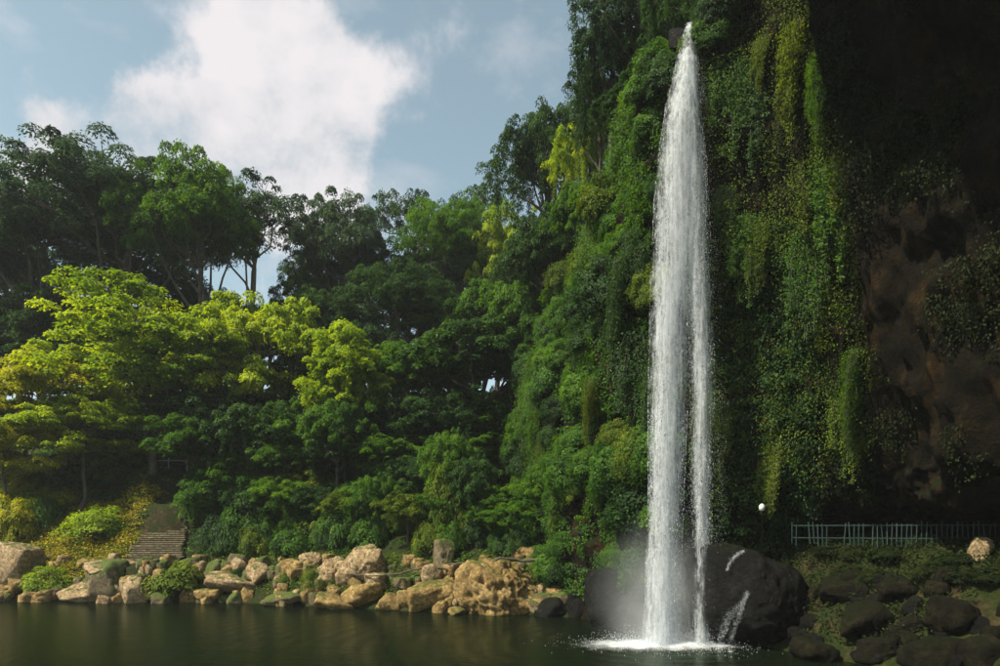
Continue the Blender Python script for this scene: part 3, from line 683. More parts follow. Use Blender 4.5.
P, Nn, U = cliff_pick(1700, lambda u, z, c: ((u > 7.0) & (u < 12) & (z > 9) & (z < 42)).astype(float)*sstep(-.1, .3, fbm(c*.3+13, 3)), R2)
tufts_stuff('overhang_moss', P, Nn, 50, .8, .14, M['shade'], 'patches of shade-darkened moss under the overhang', 1.6)

# ground cover on the slope
def cover(name, n, box, leaf, mat, label, per=14, hh=.35, wfun=None):
    x = R2.uniform(box[0], box[1], n*3); y = R2.uniform(box[2], box[3], n*3); sd = pool_sd(x, y); ok = (sd > .8)
    for a, b in ((ST_A, ST_B),):
        e = b[:2]-a[:2]; t = np.clip(((x-a[0])*e[0]+(y-a[1])*e[1])/(e@e), 0, 1); ok &= np.hypot(x-a[0]-t*e[0], y-a[1]-t*e[1]) > 2.4
    if wfun is not None: ok &= R2.uniform(size=len(x)) < wfun(x, y)
    x = x[ok][:n]; y = y[ok][:n]; z = ground(x, y); n = len(x); k = np.repeat(np.arange(n), per); m = len(k)
    P = np.stack([x, y, z], 1)[k]+R2.normal(size=(m, 3))*np.array([.3, .3, 0]); P[:, 2] += R2.uniform(0, 1, m)**1.5*hh
    V = leaf_quads(P, R2.normal(size=(m, 3))*.5+np.array([0, -.2, 1.]), leaf*R2.uniform(.5, 1.4, m), .55, R=R2)
    tag(link(name, mesh_np(name, V, quad_idx(m), [mat], tint=np.repeat(np.clip(R2.uniform(0, .5, n)[k]+R2.normal(size=m)*.15+.15, 0, 1), 4))), label, kind='stuff')
cover('ground_cover', 5200, (-62, 16, 55, 104), .26, M['mid'], 'low leafy ground cover on the forest slope')
cover('fallen_leaves', 3000, (-52, -33, 66.5, 78), .2, M['litter'], 'sunlit grass and yellow fallen leaves beside the steps', 12, .25)
cover('bank_grass', 2400, (13, 27, 32, 45), .16, M['shade'], 'shade-darkened grass on the bank below the green fence', 12, .3)
cover('shore_moss', 4500, (-50, 10, 51, 70), .14, M['grass'], 'moss and grass between the shore rocks', 10, .2, lambda x, y: (pool_sd(x, y) < 5).astype(float))

# ------------------------------------------------------------------ rocks
def rock_mesh(seed, planes=11, noise_a=.10, sub=4, pit=0.0, sharp=10):
    bm = bmesh.new(); bmesh.ops.create_icosphere(bm, subdivisions=sub, radius=1.0)
    D = np.array([v.co for v in bm.verts]); Fc = np.array([[v.index for v in f.verts] for f in bm.faces]); bm.free(); D = unit(D)
    R = np.random.default_rng(seed); n = unit(R.normal(size=(planes, 3))); dd = R.uniform(.62, .98, planes)
    n = np.concatenate([n, np.eye(3), -np.eye(3)]); dd = np.concatenate([dd, np.full(6, .95)])
    q = np.maximum(D@n.T, .02)/dd; r = 1/(np.sum(q**sharp, 1)**(1/sharp))
    r = r+fbm(D*1.7+seed, 4)*noise_a+fbm(D*5+seed*2, 4, .55, True)*noise_a*.55+fbm(D*14+seed, 2)*noise_a*.32
    if pit: r = r-pit*np.clip(fbm(D*np.array([5, 5, 3.])+seed*3, 4, .6), 0, 1)*2-pit*.8*np.abs(fbm(D*9+seed, 3))
    V = D*r[:, None]; V = V/np.abs(V).max(0)
    return mesh_np('rock', V, Fc, [M['stone']], smooth=True)
ROCKS = [rock_mesh(50+i, 8+i % 5, .11+.025*(i % 4), 4, .03, 16) for i in range(9)]
JAG = [rock_mesh(70, 12, .2, 5, .10, 16), rock_mesh(71, 10, .22, 5, .10, 18)]
PIT = rock_mesh(80, 14, .10, 5, .16, 10)
DOME = rock_mesh(81, 14, .10, 5, 0, 5)

def rock(px, py, wpx, hpx, mat, label, group=None, mesh=None, tilt=0., name='rock', d=None, depth=.85, sink=.28):
    g = ground_hit(px, py+hpx*.42) if d is None else None
    dd = g[1] if d is None else d
    w = wpx/F*dd; h = hpx/F*dd; X, Y, Z = at(px, py, dd)
    me = ROCKS[rng.integers(0, len(ROCKS))] if mesh is None else mesh
    o = link(name, me, None, (X, Y+w*.12, Z-h*sink*.5), (0, math.radians(tilt), rng.uniform(0, 6.28) if tilt == 0 else rng.choice([0, 3.14])*0), (w*.53, w*.53*depth, h*.5*(1+sink)))
    set_mat(o, M[mat]); tag(o, label, 'rock', group); return o

big = [
 (5, 566, 42, 48, 'stone', 'large pale pinkish rock on the shore under the yellow shrub', 14), (18, 583, 20, 20, 'ochre', 'small reddish rock below the large pale rock', 0),
 (28, 597, 22, 12, 'ochre', 'yellow rounded rock at the waterline beside the bright moss cushion', 0), (31, 558, 18, 22, 'mossy', 'brown mossy rock behind the bright moss cushion', 0),
 (92, 590, 66, 20, 'stone', 'low flat pale slab at the waterline below the steps', 0), (131, 587, 30, 24, 'stone', 'pale block at the end of the flat slab', 0),
 (106, 566, 66, 14, 'stone', 'long pinkish ledge at the foot of the steps', 0), (107, 574, 42, 30, 'mossy', 'dark mossy boulder sitting on the flat pale slab', 0),
 (189, 564, 28, 16, 'mossy', 'mossy brown rock right of the step foot', 0), (215, 567, 22, 17, 'mossy', 'yellow-green mossy rock above the tan slab', 0),
 (239, 562, 22, 14, 'stone', 'small pink rock above the pink boulder', 0), (257, 572, 28, 20, 'stone', 'pink boulder beside the tan slab', 0),
 (231, 581, 48, 18, 'stone', 'tan slanting slab below the mossy rocks', 12), (210, 595, 30, 14, 'ochre', 'tan half-mossy rock at the waterline', 0),
 (291, 564, 28, 13, 'ochre', 'yellowish flat rock under the thicket', 0), (288, 597, 46, 11, 'mossy', 'long low mossy slab at the waterline', 0),
 (311, 559, 24, 15, 'stone', 'yellow-pink rock left of the jagged rocks', 0), (333, 569, 36, 30, 'stone', 'pale jagged rock split by cracks', 0),
 (364, 560, 48, 38, 'stone', 'tall pinkish jagged rock under the thicket', 0), (335, 602, 40, 16, 'ochre', 'tan slab slanting down into the water', 18),
 (363, 592, 42, 24, 'ochre', 'thick tan slab leaning to the left', -22), (377, 581, 27, 18, 'stone', 'pale block under the thin branch', 0),
 (387, 602, 24, 18, 'ochre', 'tan angular rock at the waterline left of the leaning slab', -15), (407, 598, 20, 20, 'ochre', 'pointed tan rock beside the leaning slab', -12),
 (427, 593, 58, 24, 'ochre', 'big tan slab tilted up against the pitted boulder', -24), (433, 577, 30, 28, 'stone', 'angular light rock under the thin branch', 0),
 (421, 564, 22, 12, 'ochre', 'orange-tan rock behind the thin branch', 0), (456, 611, 22, 8, 'ochre', 'low rock awash at the foot of the pitted boulder', 0),
 (444, 553, 26, 30, 'mossy', 'upright rock under the creeper mound', 0), (526, 553, 32, 15, 'ochre', 'tan rock behind the log above the pitted boulder', 0),
 (546, 571, 16, 11, 'mossy', 'small tan rock right of the pitted boulder', 0), (576, 576, 14, 16, 'mossy', 'small mossy rock at the foot of the cliff', 0), (582, 600, 34, 38, 'dark', 'dark wet rock at the waterline near the mist', 0),
 (553, 606, 36, 20, 'dark', 'dark low rock in the shade right of the pitted boulder', 0)]
for px, py, w, h, m_, lb, tl in big:
    mesh = JAG[len(lb) % 2] if 'jagged' in lb else None
    rock(px, py, w, h, m_, lb, None, mesh, tl, name='boulder' if w > 40 else 'rock')
rock(495, 587, 86, 58, 'ochre', 'large ochre boulder pitted with holes at the waterline', None, PIT, name='boulder')
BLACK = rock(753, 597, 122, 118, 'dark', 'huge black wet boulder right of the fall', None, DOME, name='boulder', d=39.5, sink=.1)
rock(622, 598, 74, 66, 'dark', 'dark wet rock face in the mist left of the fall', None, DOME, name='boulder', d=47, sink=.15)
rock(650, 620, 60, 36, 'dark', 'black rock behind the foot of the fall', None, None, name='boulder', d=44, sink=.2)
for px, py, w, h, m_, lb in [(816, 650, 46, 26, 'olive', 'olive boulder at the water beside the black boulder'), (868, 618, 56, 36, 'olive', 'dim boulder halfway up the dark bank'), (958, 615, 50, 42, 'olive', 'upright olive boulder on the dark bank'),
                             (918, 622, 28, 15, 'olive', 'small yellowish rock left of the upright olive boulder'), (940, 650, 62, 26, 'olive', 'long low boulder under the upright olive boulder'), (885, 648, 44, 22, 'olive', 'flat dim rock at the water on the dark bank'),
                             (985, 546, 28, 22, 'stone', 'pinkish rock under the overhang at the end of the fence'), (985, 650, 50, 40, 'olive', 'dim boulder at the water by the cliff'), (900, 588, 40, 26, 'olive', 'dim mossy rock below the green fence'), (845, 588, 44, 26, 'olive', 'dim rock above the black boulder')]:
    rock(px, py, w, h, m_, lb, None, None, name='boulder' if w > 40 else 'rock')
rock(704, 33, 20, 20, 'dark', 'dark rock on the right side of the lip of the fall', None, None, d=42.2, sink=.1)
rock(678, 40, 20, 22, 'dark', 'dark mossy rock on the left side of the lip of the fall', None, None, d=42.6, sink=.1)
# loose stones
for i in range(270):
    px = R2.uniform(-30, 575); py = R2.uniform(558, 600+max(0, (px-200))*.03)
    mk = R2.choice(['stone', 'ochre', 'mossy', 'mossy', 'ochre']); s = R2.uniform(5, 15); rock(px, py, s*R2.uniform(1, 1.5), s, mk, 'small %s stone among the shore boulders %s' % (COLW[mk], 'below the steps' if px < 200 else 'below the thicket' if px < 400 else 'near the pitted boulder'), 'loose stones along the shore', name='stone')
for i in range(60):
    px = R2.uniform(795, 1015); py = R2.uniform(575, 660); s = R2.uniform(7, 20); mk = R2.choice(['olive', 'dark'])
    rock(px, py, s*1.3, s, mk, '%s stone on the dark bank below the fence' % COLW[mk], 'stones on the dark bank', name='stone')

# ------------------------------------------------------------------ fallen wood
def log(name, pix, r, label, mat):
    pts = []
    for px, py, d in pix: pts.append(at(px, py, d))
    pts = np.array(pts); u_ = np.linspace(0, len(pts)-1, 26); pts = catmull(pts, u_)+R2.normal(size=(26, 3))*.03
    T = Tubes(); rad = np.linspace(r, r*.45, 26)*(1+.12*R2.normal(size=26)); T.add(pts, rad, 8)
    tag(link(name, T.mesh(name, mat)), label, 'branch')
log('fallen_branch', [(452, 570, 57.0), (432, 568, 57.0), (415, 569, 57.3), (396, 574, 57.6), (372, 576, 58.2), (352, 574, 59)], .10, 'thin bare branch lying across the pale shore rocks', M['bark'])
log('fallen_log', [(562, 560, 55.5), (545, 559, 55.2), (525, 561, 54.8), (502, 558, 54.6), (485, 564, 54.6), (460, 563, 55.2), (448, 565, 55.8)], .15, 'dark log resting on the pitted boulder', M['bark'])

# ------------------------------------------------------------------ steps, railing, fence, lamp
def box_np(x0, x1, y0, y1, z0, z1):
    V = np.array([(x, y, z) for z in (z0, z1) for y in (y0, y1) for x in (x0, x1)], float)
    return V, [(0, 2, 3, 1), (4, 5, 7, 6), (0, 1, 5, 4), (2, 6, 7, 3), (0, 4, 6, 2), (1, 3, 7, 5)]
def bev_box(name, sx, sy, sz, mat, b=.03, jit=0.0, seed=0):
    bm = bmesh.new(); bmesh.ops.create_cube(bm, size=1.0)
    for v in bm.verts: v.co = Vector((v.co.x*sx, v.co.y*sy, v.co.z*sz))
    bmesh.ops.bevel(bm, geom=list(bm.edges), offset=b, segments=1, affect='EDGES')
    rr = random.Random(seed)
    if jit:
        for v in bm.verts: v.co += Vector((rr.uniform(-jit, jit), rr.uniform(-jit, jit), rr.uniform(-jit, jit)))
    me = bpy.data.meshes.new(name); bm.to_mesh(me); bm.free(); me.materials.append(mat); return me
stairs = bpy.data.objects.new('stone_steps', None); col.objects.link(stairs); stairs.location = ST_A
tag(stairs, 'worn stone steps climbing from the shore rocks to the railing', 'stairs')
steps_me = [bev_box('step', 1, 1, 1, M['step'], .03, .018, s) for s in range(4)]
nst = 30; dv = ST_B-ST_A; yaw = math.atan2(dv[1], dv[0])-math.pi/2
for i in range(nst):
    t = i/(nst-1); p = ST_A+dv*t; wdt = 5.6*(1-t)+2.6*t
    link('step', steps_me[i % 4], stairs, tuple(p-ST_A+np.array([R2.normal()*.10, R2.normal()*.02, -.02])), (0, 0, yaw*.5+R2.normal()*.015), (wdt, .46, .13))
fence = bpy.data.objects.new('railing', None); col.objects.link(fence)
cL = np.array(at(150, 467, 82)); cR = np.array(at(206, 467, 82)); cL[2] = cR[2] = gz(-38.5, 82)-.1
fence.location = cL; tag(fence, 'grey post-and-rail railing at the top of the stone steps', 'railing')
post_me = bev_box('post', .16, .16, 2.7, M['greywood'], .02)
zb = 0
for i in range(4):
    q = (cR-cL)*i/3; link('post', post_me, fence, (q[0], q[1], 1.2), (0, .02*(i-1), 0))
ln = np.linalg.norm(cR-cL)
rail_me = bev_box('rail', ln, .10, .13, M['greywood'], .02)
for z in (1.05, 1.95): link('rail', rail_me, fence, tuple((cR-cL)/2+np.array([0, -.13, z])), (0, .012, 0))

gf = bpy.data.objects.new('picket_fence', None); col.objects.link(gf)
f0 = np.array(at(792, 545, 40.5)); f1 = np.array(at(1012, 538, 35.2)); f0[2] = f1[2] = 5.75; gf.location = f0
tag(gf, 'teal-green picket fence along the walkway under the overhang', 'fence')
pk = bev_box('picket', .055, .035, 1.25, M['greenpaint'], .008); e = f1-f0; L_ = np.linalg.norm(e[:2]); ang = math.atan2(e[1], e[0]); npk = 46
for i in range(npk):
    if i in (2, 3, 9, 10, 11, 17): continue
    q = e*i/(npk-1); link('picket', pk, gf, (q[0], q[1], .52+R2.normal()*.07), (R2.normal()*.05, R2.normal()*.05, ang+R2.normal()*.2))
rl = bev_box('rail', L_, .03, .05, M['greenpaint'], .008)
for z in (.3, 1.0): link('rail', rl, gf, (e[0]/2+.035*math.sin(ang), e[1]/2+.036, z), (0, 0, ang))

lp = bpy.data.objects.new('lamp_post', None); col.objects.link(lp); lx, ly, lz = at(762, 520, 41.5); lp.location = (lx, ly, 5.6)
tag(lp, 'small white lamp on a short post beside the walkway right of the fall', 'lamp')
T = Tubes(); T.add(np.array([(0, 0, -.3), (0, 0, 1.0), (0, 0, 2.05)]), [.035, .03, .03], 8); link('post', T.mesh('post', M['dark']), lp)
prof = [(0.03, 2.02), (.15, 2.06), (.18, 2.2), (.17, 2.34), (.09, 2.44), (.0, 2.47)]; V = []; Fq = []
for r_, z_ in prof:
    for j in range(14): V.append((r_*math.cos(j*math.pi/7), r_*math.sin(j*math.pi/7), z_))
for i in range(len(prof)-1):
    for j in range(14): Fq.append((i*14+j, i*14+(j+1) % 14, (i+1)*14+(j+1) % 14, (i+1)*14+j))
link('lamp_globe', mesh_np('lamp_globe', np.array(V), Fq, [M['white']], smooth=True), lp)

# ------------------------------------------------------------------ the waterfall
def white_water(name, alpha=True, sx=3.6, sz=.20, lo=.34, hi=.92, colr=(.72, .77, .82)):
    m, N, L = new_mat(name); out = N.new('ShaderNodeOutputMaterial')
    df = N.new('ShaderNodeBsdfDiffuse'); df.inputs[0].default_value = (*colr, 1); tr = N.new('ShaderNodeBsdfTranslucent'); tr.inputs[0].default_value = (*colr, 1)
    mx = N.new('ShaderNodeMixShader'); mx.inputs[0].default_value = .45; L.new(df.outputs[0], mx.inputs[1]); L.new(tr.outputs[0], mx.inputs[2])
    if not alpha: L.new(mx.outputs[0], out.inputs[0]); return m
    g = N.new('ShaderNodeNewGeometry'); mp = N.new('ShaderNodeMapping'); mp.inputs['Scale'].default_value = (sx, sx, sz); L.new(g.outputs['Position'], mp.inputs[0])
    n = N.new('ShaderNodeTexNoise'); n.inputs['Scale'].default_value = 1.6; n.inputs['Detail'].default_value = 8; n.inputs['Roughness'].default_value = .68; n.inputs['Distortion'].default_value = .3; L.new(mp.outputs[0], n.inputs['Vector'])
    n2 = N.new('ShaderNodeTexNoise'); n2.inputs['Scale'].default_value = 5.5; n2.inputs['Detail'].default_value = 5; n2.inputs['Roughness'].default_value = .7
    mp2 = N.new('ShaderNodeMapping'); mp2.inputs['Scale'].default_value = (1, 1, .5); L.new(g.outputs['Position'], mp2.inputs[0]); L.new(mp2.outputs[0], n2.inputs['Vector'])
    at_ = N.new('ShaderNodeAttribute'); at_.attribute_name = 'dens'
    a = N.new('ShaderNodeMath'); a.operation = 'MULTIPLY_ADD'; a.inputs[1].default_value = .62; L.new(n2.outputs['Fac'], a.inputs[0]); L.new(n.outputs['Fac'], a.inputs[2])
    b = N.new('ShaderNodeMath'); b.operation = 'ADD'; L.new(a.outputs[0], b.inputs[0]); L.new(at_.outputs['Fac'], b.inputs[1])
    mr = N.new('ShaderNodeMapRange'); mr.inputs[1].default_value = lo+.62; mr.inputs[2].default_value = hi+.72; mr.interpolation_type = 'SMOOTHSTEP'; L.new(b.outputs[0], mr.inputs[0])
    tp = N.new('ShaderNodeBsdfTransparent'); m2 = N.new('ShaderNodeMixShader'); L.new(mr.outputs[0], m2.inputs[0]); L.new(tp.outputs[0], m2.inputs[1]); L.new(mx.outputs[0], m2.inputs[2])
    L.new(m2.outputs[0], out.inputs[0]); return m
M['fall'] = white_water('falling_water'); M['drop'] = white_water('water_drops', False)

FD = 40.0
def fall_d(y): return np.interp(y, [22, 27, 60, 120, 645], [46, 42.0, 41.2, 40.6, 39.6])
#               row: y,  x0,   x1
S_LEFT = np.array([(22, 685, 697), (28, 685, 697), (45, 681, 698), (60, 677, 699), (100, 667, 701), (150, 659, 704), (200, 654, 707), (250, 652, 704), (300, 650, 697), (350, 649, 691), (400, 648, 688), (450, 648, 686), (500, 648, 684), (550, 646, 682), (600, 645, 680), (646, 641, 682)], float)
S_RIGHT = np.array([(55, 688, 698), (100, 684, 701), (150, 684, 705), (200, 686, 708), (250, 687, 711), (300, 688, 713), (350, 690, 714), (400, 691, 714), (450, 691, 713), (500, 692, 712), (550, 694, 711), (600, 694, 710), (648, 692, 711)], float)
S_VEIL = np.array([(42, 695, 701), (60, 697, 705), (100, 698, 709), (200, 700, 716), (300, 704, 722), (400, 706, 728), (500, 706, 730), (600, 700, 728), (645, 690, 726)], float)
S_GAP = np.array([(350, 684, 694), (420, 682, 696), (500, 680, 698), (600, 676, 699), (645, 676, 700)], float)
wf = bpy.data.objects.new('waterfall', None); col.objects.link(wf); base = np.array(at(680, 645, 40)); wf.location = base
tag(wf, 'tall white waterfall plunging from the notch in the cliff into the pool', 'waterfall', kind='thing')

def sheet(S, dens, layer, bulge, nu=14, nv=220, seed=0):
    R = np.random.default_rng(seed); y = np.linspace(S[0, 0], S[-1, 0], nv); x0 = np.interp(y, S[:, 0], S[:, 1]); x1 = np.interp(y, S[:, 0], S[:, 2])
    s = np.linspace(0, 1, nu); d = fall_d(y)[:, None]-bulge*np.sin(np.pi*s)[None, :]+layer
    jx = fbm(np.stack([np.full(nv, seed*3.1), y*.05, np.zeros(nv)], 1), 3)*2.5
    px = (x0+jx)[:, None]*(1-s)+(x1+jx*.6)[:, None]*s
    X = (px-PX0)/F*d; Z = CAMZ+(PY0-y)[:, None]/F*d
    P = np.stack([X, d, Z], -1); P += (fbm(P*np.array([2.5, 2.5, .4])+seed, 3)*.16)[..., None]*np.array([0, 1, 0])
    ed = np.sin(np.pi*s)[None, :]**.7*np.ones((nv, 1)); dn = dens-.04+.30*(ed-1)+.0*y[:, None]
    I = np.arange(nu*nv).reshape(nv, nu); Fq = np.stack([I[:-1, :-1], I[:-1, 1:], I[1:, 1:], I[1:, :-1]], -1).reshape(-1, 4)
    return mesh_np('stream', P.reshape(-1, 3)-base, Fq, [M['fall']], smooth=True, attrs={'dens': dn.ravel()})
def join_sheets(name, lst):
    bm = bmesh.new()
    for me in lst: bm.from_mesh(me)
    me = bpy.data.meshes.new(name); bm.to_mesh(me); bm.free(); me.materials.append(M['fall'])
    for q in lst: bpy.data.meshes.remove(q)
    return me
tag(link('stream', join_sheets('left_stream', [sheet(S_LEFT, .56, 0, .5, seed=1), sheet(S_LEFT, .46, -.5, .6, seed=2), sheet(S_LEFT, .40, .5, .4, seed=3)]), wf), 'broad left strand of the falling water')
tag(link('stream', join_sheets('right_stream', [sheet(S_RIGHT, .50, .1, .4, seed=4), sheet(S_RIGHT, .42, -.35, .5, seed=5), sheet(S_RIGHT, .36, .5, .4, seed=8)]), wf), 'narrow right strand of the falling water')
tag(link('spray_veil', join_sheets('veil', [sheet(S_VEIL, .02, .4, .3, seed=6), sheet(S_GAP, -.04, .6, .2, seed=7)]), wf), 'thin veil of spray beside the strands')

def drops(S, n, spread, seed, szr=(.02, .055), over=0.0):
    R = np.random.default_rng(seed); ymin, ymax = S[0, 0], S[-1, 0]; y = ymin+(ymax-ymin)*R.uniform(0, 1, n*3)**.9
    x0 = np.interp(y, S[:, 0], S[:, 1]); x1 = np.interp(y, S[:, 0], S[:, 2]); s = np.clip(R.normal(.5, .25, n*3), -.08-over, 1.08+over)
    px = x0+(x1-x0)*s; d = fall_d(y)+R.normal(size=n*3)*spread*(.25+.75*(y-ymin)/(ymax-ymin))
    P = np.stack([(px-PX0)/F*d, d, CAMZ+(PY0-y)/F*d], 1)
    keep = fbm(P*np.array([1.6, 1.6, .5])+seed, 3)+R.uniform(-.3, .3, n*3) > .05; P = P[keep][:n]; n = len(P)
    a = R.uniform(*szr, n)*(1+R.exponential(.4, n)); l = a*R.uniform(1.2, 4.5, n)
    V = np.empty((n, 4, 3)); rot = R.uniform(0, 6.28, n)
    for k in range(3): V[:, k] = P+np.stack([np.cos(rot+k*2.094)*a, np.sin(rot+k*2.094)*a, -l*.5], 1)
    V[:, 3] = P+np.stack([np.zeros(n), np.zeros(n), l], 1)
    b_ = np.arange(n)[:, None]*4
    Fq = np.concatenate([b_+np.array([[0, 1, 3]]), b_+np.array([[1, 2, 3]]), b_+np.array([[2, 0, 3]]), b_+np.array([[0, 2, 1]])])
    return V.reshape(-1, 3), Fq
Vs, Fs, o_ = [], [], 0
for S, n, sp, sdv, rg, ov in ((S_LEFT, 34000, .45, 1, (.006, .014), -.08), (S_RIGHT, 16000, .35, 2, (.006, .013), -.05), (S_VEIL, 4500, .6, 3, (.003, .006), .15), (S_GAP, 1200, .5, 4, (.004, .009), .0)):
    v, f = drops(S, n, sp, sdv, rg, ov); Vs.append(v); Fs.append(f+o_); o_ += len(v)
# splash at the foot
n = 9000; a = R2.uniform(0, 6.28, n); rr = np.abs(R2.normal(0, 1, n)); c = np.array(at(672, 643, 40.)); zz = R2.exponential(.35, n)*np.exp(-rr*.7)*1.5
P = np.stack([c[0]+np.cos(a)*rr*2.3, c[1]+np.sin(a)*rr*1.6, zz], 1); s_ = R2.uniform(.008, .026, n)
V = np.stack([P+np.stack([s_, 0*s_, -s_], 1), P+np.stack([-s_*.5, s_*.87, -s_], 1), P+np.stack([-s_*.5, -s_*.87, -s_], 1), P+np.stack([0*s_, 0*s_, s_*1.3], 1)], 1)
b_ = np.arange(n)[:, None]*4; Fq = np.concatenate([b_+np.array([[0, 1, 3]]), b_+np.array([[1, 2, 3]]), b_+np.array([[2, 0, 3]]), b_+np.array([[0, 2, 1]])])
Vs.append(V.reshape(-1, 3)); Fs.append(Fq+o_)
tag(link('water_drops', mesh_np('water_drops', np.concatenate(Vs)-base, np.concatenate(Fs), [M['drop']]), wf), kind='stuff')

def foam_mat():
    m, N, L = new_mat('foam'); out = N.new('ShaderNodeOutputMaterial'); df = N.new('ShaderNodeBsdfDiffuse'); df.inputs[0].default_value = (.50, .54, .57, 1)
    g = N.new('ShaderNodeNewGeometry'); at_ = N.new('ShaderNodeAttribute'); at_.attribute_name = 'dens'
    n = N.new('ShaderNodeTexNoise'); n.inputs['Scale'].default_value = 1.5; n.inputs['Detail'].default_value = 9; n.inputs['Roughness'].default_value = .72; L.new(g.outputs['Position'], n.inputs['Vector'])
    a = N.new('ShaderNodeMath'); a.operation = 'ADD'; L.new(n.outputs['Fac'], a.inputs[0]); L.new(at_.outputs['Fac'], a.inputs[1])
    mr = N.new('ShaderNodeMapRange'); mr.inputs[1].default_value = .68; mr.inputs[2].default_value = 1.6; mr.interpolation_type = 'SMOOTHSTEP'; L.new(a.outputs[0], mr.inputs[0])
    tp = N.new('ShaderNodeBsdfTransparent'); m2 = N.new('ShaderNodeMixShader'); L.new(mr.outputs[0], m2.inputs[0]); L.new(tp.outputs[0], m2.inputs[1]); L.new(df.outputs[0], m2.inputs[2]); L.new(m2.outputs[0], out.inputs[0]); return m
M['foam'] = foam_mat()
ax = np.linspace(-9, 6, 100); ay = np.linspace(-4.5, 4.5, 64); AX, AY = np.meshgrid(ax, ay)
fc = np.array(at(678, 645, 39.6)); WX = AX+fc[0]; WY = AY+fc[1]
dn = 1.0*np.exp(-((AX+.8)/2.6)**2-((AY)/1.7)**2)+.55*np.exp(-((AX+2.8)/3.2)**2-((AY+.2)/2.2)**2)+.4*np.exp(-((AX-2.2)/2.0)**2-(AY/1.6)**2)
ZZ = .02+np.clip(dn, 0, 1)*(.08+.16*fbm(np.stack([WX*1.6, WY*1.6, 0*WX], -1), 3))
I = np.arange(AX.size).reshape(AX.shape); Fq = np.stack([I[:-1, :-1], I[:-1, 1:], I[1:, 1:], I[1:, :-1]], -1).reshape(-1, 4)
link('foam', mesh_np('foam', np.stack([WX, WY, ZZ], -1).reshape(-1, 3)-base, Fq, [M['foam']], smooth=True, attrs={'dens': dn.ravel()}), wf)

# cascades running over the black boulder
from mathutils.bvhtree import BVHTree
BM = Matrix.LocRotScale(BLACK.location, BLACK.rotation_euler, BLACK.scale)
bvh = BVHTree.FromPolygons([BM @ v.co for v in BLACK.data.vertices], [tuple(p.vertices) for p in BLACK.data.polygons])
def on_rock(px, py, d):
    o = Vector((0, 0, CAMZ)); hit = bvh.ray_cast(o, dirpx(px, py))
    p = hit[0]-dirpx(px, py)*.10 if hit[0] is not None else Vector(at(px, py, d))
    return np.array(p)
def cascade(pts, widths, label, seed):
    R = np.random.default_rng(seed); e = bpy.data.objects.new('small_cascade', None); col.objects.link(e); p0 = on_rock(*pts[-1]); e.location = p0; tag(e, label, 'cascade', kind='thing')
    Q = np.array(pts, float); uu = np.linspace(0, len(Q)-1, 60); C = np.array([on_rock(*q) for q in catmull(Q, uu)]); wd = np.interp(uu, np.arange(len(Q)), widths)
    nu = 7; s = np.linspace(-.5, .5, nu); P = C[:, None, :]+np.stack([s[None, :]*wd[:, None], -.08*np.cos(s*3.14)[None, :]*np.ones((60, 1)), np.zeros((60, nu))], -1)
    I = np.arange(60*nu).reshape(60, nu); Fq = np.stack([I[:-1, :-1], I[:-1, 1:], I[1:, 1:], I[1:, :-1]], -1).reshape(-1, 4)
    dn = .42+.45*(np.cos(s*3.14)[None, :]*np.ones((60, 1))-1)
    link('stream', mesh_np('cascade_stream', P.reshape(-1, 3)-p0, Fq, [M['fall']], smooth=True, attrs={'dens': dn.ravel()}), e)
    n = 700; k = R.integers(0, 60, n); D = C[k]+R.normal(size=(n, 3))*np.stack([wd[k]*.24, np.full(n, .06), np.full(n, .06)], 1); a = R.uniform(.004, .009, n)
    V = np.stack([D+np.stack([a, 0*a, -a], 1), D+np.stack([-a*.5, a*.87, -a], 1), D+np.stack([-a*.5, -a*.87, -a], 1), D+np.stack([0*a, 0*a, a*2.5], 1)], 1)
    b_ = np.arange(n)[:, None]*4; Fq = np.concatenate([b_+np.array([[0, 1, 3]]), b_+np.array([[1, 2, 3]]), b_+np.array([[2, 0, 3]]), b_+np.array([[0, 2, 1]])])
    tag(link('water_drops', mesh_np('cascade_drops', V.reshape(-1, 3)-p0, Fq, [M['drop']]), e), kind='stuff')
cascade([(748, 594, 38.2), (741, 604, 37.4), (733, 612, 37.0), (727, 622, 36.8), (722, 636, 36.7), (719, 652, 36.7)], [.3, .6, .9, .9, .7, .6], 'little white cascade running down the black boulder into the pool', 21)
cascade([(747, 592, 38.2), (743, 606, 37.3), (738, 618, 36.9), (733, 632, 36.7), (730, 652, 36.6)], [.25, .4, .6, .6, .5], 'second thin strand of the cascade on the black boulder', 22)
cascade([(744, 551, 39.8), (737, 555, 39.2), (731, 561, 38.9), (727, 570, 38.7)], [.2, .35, .3, .2], 'short white spill at the top of the black boulder', 23)

# plants that frame the lip
for px, py, sz, m_ in [(706, 22, 1.1, 'deep'), (714, 40, 1.2, 'mid'), (703, 8, 1.3, 'deep'), (672, 62, 1.3, 'mid'), (664, 84, 1.4, 'deep'), (676, 40, 1.0, 'mid'), (722, 20, 1.4, 'deep'), (655, 60, 1.6, 'mid'), (735, 10, 1.6, 'deep'), (645, 95, 1.6, 'mid')]:
    p, n_ = cliff_at(px, py); t = SHRUBS[R2.integers(0, 4)]; nn = unit(n_*.5+np.array([0, -.2, .9]))
    plant('lip_shrub', dict(stem=t['stem'], foliage=t['foliage']), p-nn*.2, Vector(nn).to_track_quat('Z', 'Y').to_euler(), (sz, sz, sz), M[m_], {'deep': 'dark', 'mid': 'green', 'lime': 'yellow-green'}[m_]+' shrub on the rock beside the lip of the fall', 'shrub', 'shrubs around the lip of the fall')

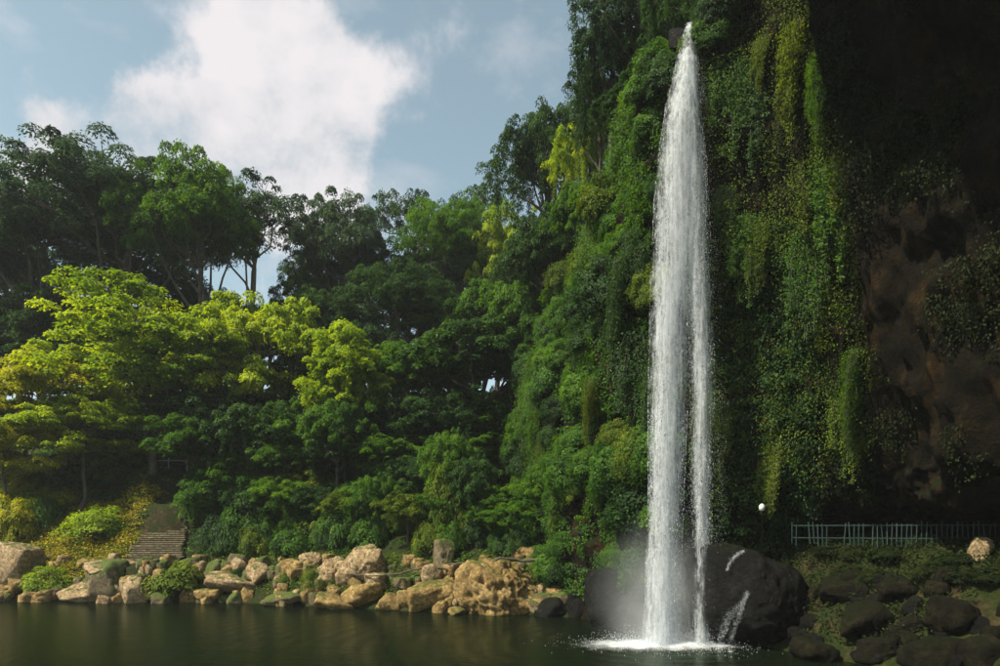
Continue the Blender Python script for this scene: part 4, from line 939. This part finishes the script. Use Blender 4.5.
def volume_mat(name, color, dens, local=False):
    m, N, L = new_mat(name); out = N.new('ShaderNodeOutputMaterial'); v = N.new('ShaderNodeVolumePrincipled'); v.inputs['Color'].default_value = (*color, 1); v.inputs['Density'].default_value = dens
    v.inputs['Anisotropy'].default_value = .1
    if local:
        tc = N.new('ShaderNodeTexCoord'); ln_ = N.new('ShaderNodeVectorMath'); ln_.operation = 'LENGTH'; L.new(tc.outputs['Object'], ln_.inputs[0])
        mr = N.new('ShaderNodeMapRange'); mr.interpolation_type = 'SMOOTHSTEP'; mr.inputs[1].default_value = 1.0; mr.inputs[2].default_value = .05; mr.inputs[3].default_value = 0; mr.inputs[4].default_value = dens; L.new(ln_.outputs['Value'], mr.inputs[0])
        n = N.new('ShaderNodeTexNoise'); n.inputs['Scale'].default_value = 2.2; n.inputs['Detail'].default_value = 3; L.new(tc.outputs['Object'], n.inputs['Vector'])
        q = N.new('ShaderNodeMapRange'); q.inputs[1].default_value = .35; q.inputs[2].default_value = .65; q.inputs[3].default_value = .25; q.inputs[4].default_value = 1.3; L.new(n.outputs['Fac'], q.inputs[0])
        mu = N.new('ShaderNodeMath'); mu.operation = 'MULTIPLY'; L.new(mr.outputs[0], mu.inputs[0]); L.new(q.outputs[0], mu.inputs[1]); L.new(mu.outputs[0], v.inputs['Density'])
    L.new(v.outputs[0], out.inputs['Volume']); return m
bm = bmesh.new(); bmesh.ops.create_icosphere(bm, subdivisions=3, radius=1.0); me = bpy.data.meshes.new('mist'); bm.to_mesh(me); bm.free()
me.materials.append(volume_mat('spray_mist', (.85, .9, .95), .26, True))
mp_ = np.array(at(664, 606, 40.6)); mist = link('mist', me, wf, tuple(mp_-base), None, (4.8, 3.0, 6.0)); tag(mist, kind='stuff')
# the moist air over the whole valley
bm = bmesh.new(); bmesh.ops.create_cube(bm, size=1.0); me = bpy.data.meshes.new('haze'); bm.to_mesh(me); bm.free()
HZ = volume_mat('haze', (.86, .93, 1.0), .0002); me.materials.append(HZ)
hz = link('haze', me, None, (0, 0, 31.0), None, (3040, 3040, 74)); tag(hz, 'thin pale haze over the valley', kind='stuff')
